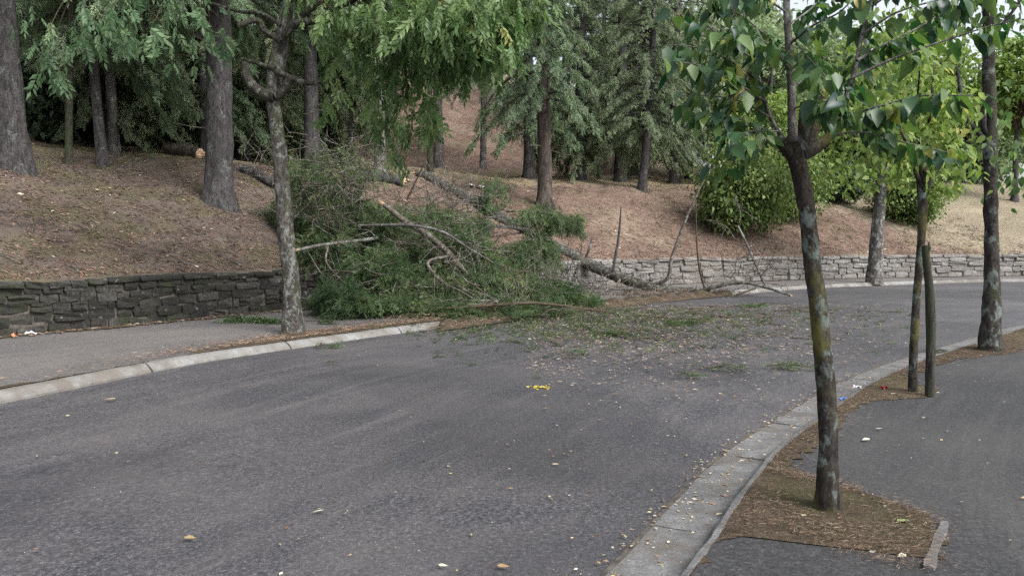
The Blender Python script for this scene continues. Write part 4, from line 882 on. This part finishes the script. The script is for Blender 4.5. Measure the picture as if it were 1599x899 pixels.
def near_leaf(seed):
    q = np.random.default_rng(seed); n = 8; t = np.linspace(0, 1, n); w_ = .31*np.sin(np.pi*np.clip(t, 0, 1)**.62)**1.05*(1-.25*t); w_[0] = .0; w_[-1] = .0
    curl = q.uniform(.12, .38); fold = q.uniform(.15, .45); tw = q.uniform(-.12, .12)
    V = []
    for k in range(n):
        z = -curl*t[k]**2
        e = .02*math.sin(9*t[k]+seed)
        V += [(t[k], w_[k], z+fold*w_[k]+e+tw*t[k]), (t[k], 0, z-.02), (t[k], -w_[k], z+fold*w_[k]-e-tw*t[k])]
    F = []
    for k in range(n-1):
        i = 3*k; F += [(i, i+1, i+4, i+3), (i+1, i+2, i+5, i+4)]
    b = MB(); b.add(V, F); b.add([(-.35, .012, .03), (-.35, -.012, .03), (0.02, -.012, -.01), (.02, .012, -.01)], [(0, 1, 2, 3)]); return b.mesh('leaf', M['leaf'])
LM = [near_leaf(k) for k in range(6)]
for pts, dy, r0 in SH:
    n_ = len(pts); P = smooth_path([S_(u, v, YS+dy*k/(n_-1)) for k, (u, v) in enumerate(pts)], 26)
    b = MB(); tube(b, P, np.linspace(r0, max(.0025, r0*.3), 26), 7, cap=False); b.build('twig', M['bark_grey'], sap)
    L = np.linalg.norm(np.diff(P, axis=0), axis=1).sum(); nn = max(3, int(L/.042))
    for k in range(nn):
        i = int((.22+.78*(k+1)/nn)*25); p = P[i]; tg = unit(P[min(i+1, 25)]-P[i-1])
        for s in (-1, 1):
            if qs.uniform() < .18: continue
            sd = unit(np.cross(tg, [0, 0, 1]))*s
            for j_ in range(qs.integers(1, 4)):
                d = unit(sd*qs.uniform(.2, 1.2)+tg*qs.uniform(-.1, .9)+np.array([qs.normal(0, .3), qs.normal(0, .3), qs.uniform(-2.2, -.4)])); off = d*np.array([1, 1, .3])*.05+qs.normal(0, .018, 3)
                LV.append((p+off, d, qs.choice([qs.uniform(.035, .075), qs.uniform(.08, .13)])))
def in_view(p):
    c, s = math.cos(PITCH), math.sin(PITCH); d = p-np.array([0, 0, EYE]); y = d[1]*c-d[2]*s; z = d[1]*s+d[2]*c
    return 449.5-FPX*z/y > -40
seen = [l for l in LV if in_view(l[0])]; qs.shuffle(seen) if False else None
order = qs.permutation(len(seen)); keep = [seen[i] for i in order[:300]]; rest = [seen[i] for i in order[300:]]+[l for l in LV if not in_view(l[0])]
for p, d, s in keep:
    o = bpy.data.objects.new('leaf', LM[qs.integers(6)]); COL.objects.link(o); o.parent = sap
    x = Vector(d); up = Vector((qs.normal(0, .5), qs.normal(0, .5)-.25, 1)); y = up.cross(x).normalized(); z = x.cross(y)
    mt = Matrix((x, y, z)).transposed().to_4x4(); o.matrix_basis = Matrix.Translation(Vector(p)-sap.location) @ mt @ Matrix.Diagonal((s, s, s, 1))
if rest:
    b = MB(); A = np.array([l[0] for l in rest]); D = np.array([l[1] for l in rest]); scatter(b, leaf_tmpl(1, .3), A, D, np.array([0, 0, 1.])+qs.normal(0, .4, (len(A), 3)), np.array([l[2] for l in rest]), qs.uniform(0, .8, len(A)))
    tag(b.build('leaves', M['f_sap'], sap), 'leaves of the crown', kind='stuff')
print('leaves', len(LV), len(seen))

# the staked sapling and its stake
a0 = onto(1425, 612, PAVE); YK = a0[1]
sk = thing('sapling', a0, 'thin staked sapling with light yellow-green crown beside the right kerb', 'tree')
b = MB(); tube(b, [S_(u, v, YK) for u, v in [(1425, 618), (1426, 560), (1429, 500), (1433, 440), (1438, 380), (1441, 330), (1439, 300), (1437, 275)]], [.045, .038, .038, .036, .034, .034, .042, .04], 14, rough=.05, n=70, freq=26); b.build('trunk', M['bark_young'], sk)
for pts in ([(1437, 285), (1430, 270), (1424, 240), (1405, 200), (1395, 150)], [(1438, 290), (1446, 260), (1448, 220), (1455, 150), (1460, 90)], [(1440, 300), (1452, 285), (1470, 255), (1490, 215)], [(1438, 292), (1438, 250), (1432, 180), (1436, 110)]):
    b = MB(); limb(b, [S_(u, v, YK+.1*k*(-1)**k) for k, (u, v) in enumerate(pts)], np.linspace(.022, .006, len(pts))); b.build('limb', M['bark_young'], sk)
q = np.random.default_rng(31); LT7 = leaf_tmpl(1, .3, .2, .25)
for (u, v, ru, rv_, n_) in [(1440, 175, 60, 45, 230), (1400, 215, 45, 35, 150), (1475, 225, 40, 30, 140), (1440, 255, 50, 25, 130), (1385, 250, 35, 25, 80), (1430, 115, 60, 30, 150), (1490, 170, 35, 30, 90), (1500, 265, 22, 22, 45), (1420, 60, 60, 40, 120), (1470, 295, 25, 14, 40), (1365, 180, 30, 40, 80)]:
    b = MB(); c = S_(u, v, YK); kx = YK/FPX; o = q.normal(0, .55, (n_, 3))*np.array([ru*kx, .3, rv_*kx]); D = unit(rdir(n_, -1, .3, q)+np.array([0, 0, -.5]))
    scatter(b, LT7, c+o, D, np.array([0, 0, 1.])+q.normal(0, .5, (n_, 3)), .085*q.uniform(.6, 1.3, n_), np.clip(q.normal(.55, .25, n_), 0, 1)); tag(b.build('leaf_cluster', M['f_lime'], sk), kind='stuff')
c0 = onto(1452, 619, PAVE); Yk = c0[1]
st = thing('stake', c0, 'dark weathered wooden stake beside the thin sapling', 'stake')
b = MB(); tube(b, [S_(u, v, Yk) for u, v in [(1452, 624), (1453, 560), (1453, 500), (1450, 440), (1446, 400), (1445, 383)]], [.042, .041, .043, .04, .036, .034], 14, rough=.08, n=50, freq=18); b.build('pole', M['stake'], st)
b = MB(); tube(b, [S_(1446, 400, Yk-.02), S_(1452, 388, Yk-.03), S_(1450, 378, Yk)], [.014, .012, .008], 6); b.build('cut_knot', M['stake'], st)

# the lichen spotted trunk at the right
a0 = onto(1546, 547, PAVE); YT = a0[1]
t3 = thing('roadside_tree', a0, 'straight lichen spotted tree at the right edge of the pavement', 'tree')
b = MB(); tube(b, [S_(u, v, YT) for u, v in [(1545, 556), (1546, 520), (1549, 450), (1548, 380), (1547, 300), (1546, 200), (1544, 100), (1543, 0), (1542, -150), (1545, -300)]], [.15, .105, .088, .082, .077, .07, .064, .058, .045, .02], 22, rough=.085, seed=8, n=110, freq=18, lobes=.15); b.build('trunk', M['bark_spot'], t3)
for pts, rd in (([(1543, 222), (1525, 205), (1505, 175), (1497, 120), (1488, 90)], [.03, .03, .03, .026, .008]), ([(1498, 120), (1470, 100), (1440, 70)], [.014, .01, .004]), ([(1541, 210), (1535, 195), (1538, 165)], [.035, .04, .03]), ([(1545, 60), (1580, 20), (1620, -40)], [.03, .02, .01]), ([(1543, 20), (1500, -40), (1440, -90)], [.03, .02, .01])):
    b = MB(); limb(b, [S_(u, v, YT-.05*k) for k, (u, v) in enumerate(pts)], rd, seed=pts[0][0]); b.build('limb', M['bark_conifer'], t3)
q = np.random.default_rng(41)
for (u, v, ru, rv_, n_) in [(1500, 20, 60, 35, 130), (1570, 185, 28, 16, 16), (1530, 240, 40, 16, 24), (1585, 20, 26, 24, 36), (1450, 50, 50, 30, 90), (1380, 120, 40, 40, 50), (1580, 280, 25, 40, 50), (1570, 130, 20, 12, 8), (1500, -70, 160, 60, 240), (1620, -40, 90, 60, 130)]:
    b = MB(); c = S_(u, v, YT-.1); kx = YT/FPX; o = q.normal(0, .55, (n_, 3))*np.array([ru*kx, .5, rv_*kx]); D = unit(rdir(n_, -1, .2, q)+np.array([0, 0, -.7]))
    scatter(b, LT7, c+o, D, np.array([0, 0, 1.])+q.normal(0, .5, (n_, 3)), .13*q.uniform(.6, 1.3, n_), np.clip(q.normal(.4, .25, n_), 0, 1)); tag(b.build('leaf_cluster', M['f_ash'], t3), kind='stuff')

# the white barked tree on the far pavement
a0 = onto(1365, 441, PAVE); YW = a0[1]
t4 = thing('roadside_tree', a0, 'white barked tree leaning on the far pavement before the pale wall', 'tree')
b = MB(); tube(b, [S_(u, v, YW) for u, v in [(1365, 444), (1366, 420), (1369, 370), (1374, 315), (1378, 260), (1376, 200), (1370, 130)]], [.27, .20, .175, .16, .14, .11, .05], 18, rough=.07, seed=2, n=70, freq=8); b.build('trunk', M['bark_white'], t4)
for pts in ([(1377, 270), (1340, 220), (1310, 180)], [(1378, 265), (1420, 210), (1450, 170)], [(1376, 230), (1365, 170), (1350, 110)]):
    b = MB(); limb(b, [S_(u, v, YW+.4*k*(-1)**k) for k, (u, v) in enumerate(pts)], np.linspace(.09, .03, len(pts))); b.build('limb', M['bark_lichen'], t4)
q = np.random.default_rng(51)
for (u, v, ru, rv_, n_) in [(1380, 210, 75, 50, 420), (1330, 180, 55, 50, 320), (1410, 150, 60, 50, 360), (1350, 110, 60, 50, 320), (1370, 275, 55, 26, 220), (1310, 250, 40, 30, 170), (1390, 60, 70, 50, 260), (1430, 240, 40, 30, 160)]:
    b = MB(); c = S_(u, v, YW); kx = YW/FPX; o = q.normal(0, .55, (n_, 3))*np.array([ru*kx, .9, rv_*kx]); D = unit(rdir(n_, -1, .3, q)+np.array([0, 0, -.5]))
    scatter(b, LEAF, c+o, D, np.array([0, 0, 1.])+q.normal(0, .5, (n_, 3)), .22*q.uniform(.6, 1.3, n_), np.clip(q.normal(.5, .25, n_), 0, 1)); tag(b.build('leaf_cluster', M['f_lime'], t4), kind='stuff')

# ---------------------------------------------------------------- what lies on the ground
def lay(mb, xy, size, wid, a, lift=.006, q=rng, tilt=.25, m=0):
    """flat scraps lying on the land at plan points"""
    n = len(xy)
    if n == 0: return
    z = land(xy[:, 0], xy[:, 1]); e = .15
    gx = (land(xy[:, 0]+e, xy[:, 1])-z)/e; gy = (land(xy[:, 0], xy[:, 1]+e)-z)/e
    gx = np.clip(gx, -1, 1)*(np.abs(gx) > .12)*(z > .5); gy = np.clip(gy, -1, 1)*(np.abs(gy) > .12)*(z > .5)
    U = np.stack([-gx, -gy, np.ones(n)], -1)+q.normal(0, tilt, (n, 3))*np.array([1, 1, 0]); an = q.uniform(0, 2*np.pi, n)
    D = np.stack([np.cos(an), np.sin(an), gx*np.cos(an)+gy*np.sin(an)], -1)
    V, F = KITE; V = V*np.array([1, wid, 1]); P = np.concatenate([xy, (z+lift)[:, None]], 1); scatter(mb, (V, F), P, D, U, size, a, m=m)
def strip_pts(line, t0, t1, o0, o1, n, q, power=1.):
    t = q.uniform(t0, t1, n); o = o0+(o1-o0)*q.uniform(0, 1, n)**power; return line.pos(t)+line.left(t)*o[:, None]
q = np.random.default_rng(99)
tA = float(WL.near([(-9.5, 8.6)])[0][0]); tB = float(WL.near([(21, 28.4)])[0][0])
# dead needles, bark flakes and leaves on the bank
b = MB()
xy = strip_pts(WL, tA, tB, .25, 12, 26000, q, 1.6); lay(b, xy, q.uniform(.05, .16, len(xy)), .22, np.clip(q.normal(.42, .2, len(xy))-.16*(xy[:, 0] < -1)+.16*wob(xy[:, 0], xy[:, 1], 0*xy[:, 0], 1.6, 4), 0, .9), .012, q, .5)
xy = strip_pts(WL, tA, tMid, .2, 6, 14000, q, 1.2); lay(b, xy, q.uniform(.04, .12, len(xy)), .3, np.clip(q.normal(.28, .18, len(xy))+.18*wob(xy[:, 0], xy[:, 1], 0*xy[:, 0], 1.9, 4), 0, .85), .012, q, .5)
xy = strip_pts(WL, tA, tB, .3, 9, 320, q); lay(b, xy, q.uniform(.05, .13, len(xy)), .55, q.uniform(.85, 1, len(xy)), .02, q, .5)
tag(b.build('needle_litter', M['litter'], smooth=False), 'dead needles, bark flakes and leaves covering the bank', 'litter', kind='stuff')
b = MB()
for _ in range(420):
    p = strip_pts(WL, tA, tB, .3, 10, 1, q, 1.2)[0]; an = q.uniform(0, 6.28); L = q.uniform(.15, .7); z = gz(*p); e = p+np.array([math.cos(an), math.sin(an)])*L; m_ = (p+e)/2+q.normal(0, .03, 2)
    tube(b, [(p[0], p[1], z+.02), (m_[0], m_[1], gz(*m_)+.045), (e[0], e[1], gz(*e)+.02)], [.011, .009, .004], 4, cap=False)
tag(b.build('fallen_twigs', M['bark_dead']), 'dead twigs strewn over the needle bank', 'twigs', kind='stuff')
# tufts of grass and weeds on the bank and the terrace
b = MB(); BL = (np.array([(0, -.03, 0), (0, .03, 0), (.5, .02, .75), (1, 0, 1.)]), np.array([(0, 1, 2), (0, 2, 3)]))
tu = [S_(u, v, y)[:2] for u, v, y in [(200, 358, 14.6), (310, 410, 14.3), (330, 408, 14.4), (205, 413, 13.4), (60, 360, 13.3), (620, 300, 22)]]
cen = np.vstack([np.array(tu), strip_pts(WL, tA, tB, .4, 13, 90, q), strip_pts(WL, tA, tMid, 5, 12, 160, q), strip_pts(WL, tMid+12, tB, 1, 12, 120, q)])
for c in cen:
    n_ = q.integers(14, 40); o = c+q.normal(0, .13, (n_, 2)); z = land(o[:, 0], o[:, 1]); D = np.concatenate([q.normal(0, .8, (n_, 2)), np.zeros((n_, 1))], 1)
    scatter(b, BL, np.concatenate([o, z[:, None]], 1), D+1e-3, np.tile([0, 0, 1.], (n_, 1)), q.uniform(.04, .11, n_), np.clip(q.normal(.5, .25, n_), 0, 1))
tag(b.build('grass_tufts', M['grass'], smooth=False), 'sparse grass tufts on the bank and terrace', 'grass', kind='stuff')
# needles on the verges and in the tree pit
b = MB()
def verge_pts(n):
    t = q.uniform(tS-.6, tT+4, n); w_ = np.array([verge_w(x) for x in t]); return KR.pos(t)-KR.left(t)*(.39+w_*q.uniform(0, 1, n)+np.where(q.uniform(0, 1, n) < .35, np.abs(q.normal(0, .10, n)), 0))[:, None]
xy = verge_pts(6000); lay(b, xy, q.uniform(.02, .06, len(xy)), .07, np.clip(q.normal(.42, .22, len(xy)), 0, 1), .026, q, .5)
t = tS-.62+1.2*q.uniform(0, 1, 9000)-np.where(q.uniform(0, 1, 9000) < .3, np.abs(q.normal(0, .12, 9000)), 0); w_ = np.array([verge_w(max(x, tS-.45)) for x in t]); xy = KR.pos(t)-KR.left(t)*(.39+w_*q.uniform(0, 1, 9000)**.9+np.where(q.uniform(0, 1, 9000) < .3, np.abs(q.normal(0, .11, 9000)), 0))[:, None]; ok = wob(xy[:, 0], xy[:, 1], 0*xy[:, 0], 4.3, 2) > -.15; xy = xy[ok]; lay(b, xy, q.uniform(.012, .055, len(xy)), .05, np.clip(q.normal(.36, .22, len(xy)), 0, 1), .026, q, .6)
t = np.clip(q.normal(tT5+.4, 1.5, 5000), 8, 60); xy = KL.pos(t)+KL.left(t)*(.2+np.abs(q.normal(0, .28, len(t))))[:, None]; lay(b, xy, q.uniform(.04, .1, len(xy)), .14, np.clip(q.normal(.5, .18, len(xy)), 0, 1), .035, q, .5)
xy = strip_pts(WL, tW0, tMid, -.04, -.35, 1600, q); lay(b, xy, q.uniform(.03, .09, len(xy)), .3, np.clip(q.normal(.5, .25, len(xy)), 0, 1), .03, q, .5)
xy = strip_pts(KL, tHide0-.8, tHide1+.5, -.7, .8, 5000, q); lay(b, xy, q.uniform(.03, .1, len(xy)), .15, np.clip(q.normal(.45, .22, len(xy)), 0, 1), .10, q, .5)
tag(b.build('verge_needles', M['litter'], smooth=False), 'loose reddish needles on the verges and in the tree pit', 'litter', kind='stuff')
# leaf scraps on road, gutter and pavements
b = MB()
xy = np.vstack([strip_pts(KR, tS-3, tS+5, .12, -.33, 1100, q), strip_pts(KR, tS-3, tS+6, 1.6, 0, 260, q, 1.6), strip_pts(KR, tS-6, tS+14, 8, 0, 330, q), strip_pts(KR, tS-2, tS+12, -.5, -5, 420, q)])
lay(b, xy, .010+.03*q.uniform(0, 1, len(xy))**2, .5, np.where(q.uniform(0, 1, len(xy)) < .55, q.uniform(.2, .5, len(xy)), q.uniform(.55, .85, len(xy))), .019, q, .35)
xy = np.vstack([strip_pts(KR, tS-4, tS+14, 8, 0, 700, q), strip_pts(KL, 8, 40, .3, 4, 900, q)]); lay(b, xy, q.uniform(.012, .045, len(xy)), .35, q.uniform(0, .2, len(xy)), .018, q, .2)
tag(b.build('leaf_scraps', M['fallen'], smooth=False), 'small dry leaf scraps scattered over road, gutter and pavement', 'litter', kind='stuff')
# green and brown debris shed by the fallen tree over the asphalt
b = MB(); n_ = 16000
c = np.array([[S_(1000, 500, 16)[0], 16.0]]); u = q.normal(1000, 200, n_); v = 474+np.abs(q.normal(0, 40, n_))*np.where(u > 820, 1.2, .5)
P = np.array([onto(a, d, .01) for a, d in zip(u, v)]); ok = (P[:, 1] < 24) & (u > 640) & (u < 1480); xy = P[ok, :2]
lay(b, xy, q.uniform(.02, .08, len(xy)), .25, np.clip(q.normal(.62, .22, len(xy)), 0, 1), .022, q, .3)
tag(b.build('bark_debris', M['litter'], smooth=False), 'bark flakes and needles shed on the asphalt by the fallen tree', 'litter', kind='stuff')
b = MB(); n_ = 2000; u = q.normal(930, 190, n_); v = 482+np.abs(q.normal(0, 28, n_)); P = np.array([onto(a, d, .01) for a, d in zip(u, v)]); ok = (P[:, 1] < 22) & (u > 640) & (u < 1420); P = P[ok]; n_ = len(P)
an = q.uniform(0, 6.28, n_); P[:, 2] = land(P[:, 0], P[:, 1])+.03; scatter(b, SPRF[0], P, np.stack([np.cos(an), np.sin(an), 0*an], -1), np.array([0, 0, 1.])+q.normal(0, .25, (n_, 3)), q.uniform(.08, .26, n_), np.clip(q.normal(.4, .25, n_), 0, 1))
tag(b.build('needle_sprays', M['f_fallen']), 'torn green sprays thickly littering the asphalt in front of the fallen tree', 'litter', kind='stuff')
b = MB()
for _ in range(150):
    uu = q.normal(1010, 170); vv = 474+abs(q.normal(0, 22)); p = onto(uu, vv, .01)
    if p[1] > 22: continue
    an = q.normal(.3, .6)+(math.pi if q.uniform() < .5 else 0); L = q.uniform(.2, .9); z = gz(p[0], p[1])+.018; e = p+np.array([math.cos(an)*L, math.sin(an)*L, 0]); e[2] = gz(e[0], e[1])+.018; m_ = (p+e)/2+q.normal(0, .03, 3); m_[2] = max(gz(m_[0], m_[1])+.02, m_[2]); p[2] = z
    tube(b, [p, m_, e], [.009, .007, .003], 4, n=5, cap=False)
tag(b.build('broken_twigs', M['bark_twig']), 'broken twigs lying on the road beside the fallen stem', 'twigs', kind='stuff')

# single green sprigs torn off and lying on the asphalt
def sprig(label, u, v, z, n_, size, spread, mat, seed):
    q = np.random.default_rng(seed); p = onto(u, v, z); z0 = gz(p[0], p[1]); root = thing('torn_sprig', (p[0], p[1], z0), label, 'sprig', 'torn sprigs lying around the fallen tree')
    an0 = q.uniform(-.5, .5); L = spread; h = np.array([math.cos(an0), math.sin(an0), 0]); P0 = np.array([p[0], p[1], z0+.03])
    b = MB(); tube(b, [P0-h*L, P0+np.array([0, 0, .03]), P0+h*L], [.008, .007, .003], 5, n=8); b.build('stalk', M['bark_twig'], root)
    t = q.uniform(-1, 1, n_); P = P0+h*(t*L)[:, None]+q.normal(0, .04*L+.01, (n_, 3)); P[:, 2] = z0+.02+np.abs(q.normal(0, .03, n_)); an = an0+q.normal(0, 1.0, n_)
    b = MB(); scatter(b, SPRF[seed % 3], P, np.stack([np.cos(an), np.sin(an), q.uniform(-.05, .25, n_)], -1), np.array([0, 0, 1.])+q.normal(0, .3, (n_, 3)), size*q.uniform(.7, 1.2, n_), np.clip(q.normal(.5, .2, n_), 0, 1)); b.build('foliage', M[mat], root)
for k, a in enumerate([('green sprig lying on the kerb joint in front of the lichen covered tree', 508, 544, 0, 16, .15, .14, 'f_fresh'), ('tiny green sprig on the road just below the one at the kerb', 517, 570, 0, 8, .09, .06, 'f_fresh'),
        ('wide patch of torn green foliage on the pavement left of the lichen covered tree', 392, 504, PAVE, 130, .24, .55, 'f_fresh'), ('small tuft of torn foliage at the right foot of the lichen covered tree', 508, 506, PAVE, 26, .16, .16, 'f_fallen'),
        ('green sprig on the road below the boughs, left of the yellow petals', 820, 548, 0, 9, .1, .09, 'f_fallen'), ('green sprig alone on the road above the yellow petals', 896, 553, 0, 12, .14, .16, 'f_fresh'), ('small sprig at mid road right of the yellow petals', 1074, 590, 0, 14, .13, .12, 'f_fresh'),
        ('flat sprig lying on the road, left of the pair near the sapling trunk', 1132, 578, 0, 22, .16, .22, 'f_fallen'), ('flat sprig lying on the road close to the near sapling trunk', 1235, 576, 0, 30, .17, .28, 'f_fresh'), ('dark green sprig at the rim of the debris on the road', 1056, 508, 0, 36, .24, .25, 'f_fresh'),
        ('green tuft in the debris below the arched branch', 1172, 480, 0, 50, .26, .35, 'f_fresh'), ('broad sprig at the front of the debris in mid road', 945, 524, 0, 34, .2, .28, 'f_fallen'), ('green sprig between stake and the lichen spotted trunk', 1470, 553, 0, 16, .13, .16, 'f_fresh')]):
    sprig(*a, seed=k)
def leaf_on_ground(label, u, v, z, size, col, seed):
    q = np.random.default_rng(seed); p = onto(u, v, z); b = MB(); V, F = leaf_tmpl(1, .26, .10, .05); an = q.uniform(-.6, .6)+(math.pi if q.uniform() < .5 else 0)
    scatter(b, (V-np.array([.5, 0, 0]), F), [(0, 0, .012)], [(math.cos(an), math.sin(an), 0)], [(q.normal(0, .15), q.normal(0, .15), 1)], size*.7, col)
    o = b.build('fallen_leaf', M['fallen']); o.location = (p[0], p[1], gz(p[0], p[1])+.012); tag(o, label, 'leaf', 'single fallen leaves')
for k, a in enumerate([('long pale green leaf lying in the tree pit right of the sapling', 1410, 818, PAVE, .12, 1.), ('tan dry leaf on the left of the road below the kerb', 172, 626, 0, .16, .55), ('yellow leaf in mid road left of the gutter', 868, 729, 0, .075, .62), ('pale curled leaf at the bottom edge of the road', 692, 889, 0, .07, .8),
        ('brown and cream leaf on the road near the lower left', 497, 803, 0, .10, .85), ('yellowish leaf in the gutter near the bottom', 1122, 808, 0, .07, .7), ('brown leaf in the gutter above the yellowish one', 1132, 762, 0, .06, .3), ('pale leaf on the road edge just above the gutter crack', 1133, 707, 0, .08, .66),
        ('cream leaf near the front of the tree pit, left of a pair', 1363, 868, PAVE, .06, .86), ('cream leaf near the front of the tree pit, right of a pair', 1408, 874, PAVE, .08, .8), ('white petal-like leaf at the left of the sapling foot', 1255, 810, PAVE, .05, .95), ('pale leaf on the dark pavement right of the near sapling', 1372, 673, PAVE, .09, .85),
        ('pale stick-like leaf on the dark pavement right of the near sapling', 1352, 690, PAVE, .11, .8), ('brown crumpled leaf at the bottom edge in mid road', 786, 890, 0, .09, .35), ('tan leaf flattened on the road in the lower left', 297, 845, 0, .1, .4)]):
    leaf_on_ground(*a, seed=k+5)
# litter
def scrap(name, label, u, v, z, dims, mat, cat, seed, y=None):
    q = np.random.default_rng(seed); p = onto(u, v, z) if y is None else S_(u, v, y); z0 = gz(p[0], p[1]); n = 7
    X, Y = np.meshgrid(np.linspace(-.5, .5, n), np.linspace(-.5, .5, n), indexing='ij'); Z = (.5+.5*np.sin(5*X+seed)*np.cos(4*Y+seed)+q.normal(0, .18, X.shape))*dims[2]
    ex = 1+.12*np.sin(9*Y+seed); V = np.stack([X*ex*dims[0], Y*dims[1]*(1+.1*np.sin(7*X)), np.abs(Z)+.004], -1).reshape(-1, 3); B = V-np.array([0, 0, .003])
    i = np.arange(n-1)[:, None]*n; j = np.arange(n-1)[None]; F = np.stack([i+j, i+n+j, i+n+j+1, i+j+1], -1).reshape(-1, 4)
    b = MB(); b.add(V, F); b.add(B, F[:, ::-1]); o = b.build(name, M[mat]); o.location = (p[0], p[1], z0+.01); o.rotation_euler = (0, 0, q.uniform(-.5, .5)); tag(o, label, cat)
scrap('paper_scrap', 'white paper scrap at the foot of the dark wall', 48, 524, PAVE, (.16, .1, .05), 'white', 'litter', 1)
scrap('rag_scrap', 'orange-brown scrap left of the white paper at the wall foot', 22, 527, PAVE, (.1, .08, .05), 'orange', 'litter', 2)
scrap('foil_wrapper', 'blue and white crushed wrapper in the gutter beside the near sapling', 1323, 627, 0, (.13, .09, .035), 'blue', 'litter', 3)
scrap('paper_scrap', 'white paper torn from the blue wrapper in the gutter', 1338, 622, 0, (.07, .05, .03), 'white', 'litter', 4)
scrap('red_wrapper', 'dark red wrapper on the right kerb left of the thin sapling', 1381, 609, PAVE, (.06, .05, .03), 'red', 'litter', 5)
b = MB(); c = onto(846, 605, 0); n_ = 46; xy = c[:2]+q.normal(0, 1, (n_, 2))*np.array([.075, .05]); lay(b, xy-c[:2]+c[:2], q.uniform(.02, .05, n_), .7, .5, .008, q, .3); o = b.build('petals', M['yellow'], smooth=False); tag(o, 'bright yellow petals crushed in the middle of the road', 'petals', kind='stuff')
scrap('plastic_scrap', 'white plastic scrap on the terrace, left of two', 732, 293, 0, (.36, .3, .09), 'white', 'litter', 7, y=25.8)
scrap('plastic_scrap', 'white plastic scrap on the terrace, right of two', 749, 293, 0, (.3, .25, .08), 'white', 'litter', 8, y=25.8)
# edging of the tree pit
b = MB(); a = onto(1450, 890, PAVE); c = onto(1474, 818, PAVE); d = unit(c-a); s = np.array([-d[1], d[0], 0])
n_ = 9; t = np.linspace(0, 1, n_); V = []
for k in range(n_):
    p = a+(c-a)*t[k]+s*.004*math.sin(5*t[k]); wd = .026+.006*math.sin(11*t[k]); h = .014+.006*math.sin(13*t[k]+1)
    V += [p-s*wd+np.array([0, 0, -.05]), p-s*wd*.8+np.array([0, 0, h]), p+s*wd*.8+np.array([0, 0, h]), p+s*wd+np.array([0, 0, -.05])]
i = np.arange(n_-1)[:, None]*4; j = np.arange(3)[None]; b.add(V, np.stack([i+j, i+4+j, i+4+j+1, i+j+1], -1).reshape(-1, 4)[:, ::-1]); b.add(V[:4], [(0, 1, 2, 3)]); b.add(V[-4:], [(3, 2, 1, 0)])
tag(b.build('edging_stone', M['gutter'], smooth=False), 'half buried edging stone on the right side of the tree pit', 'edging')
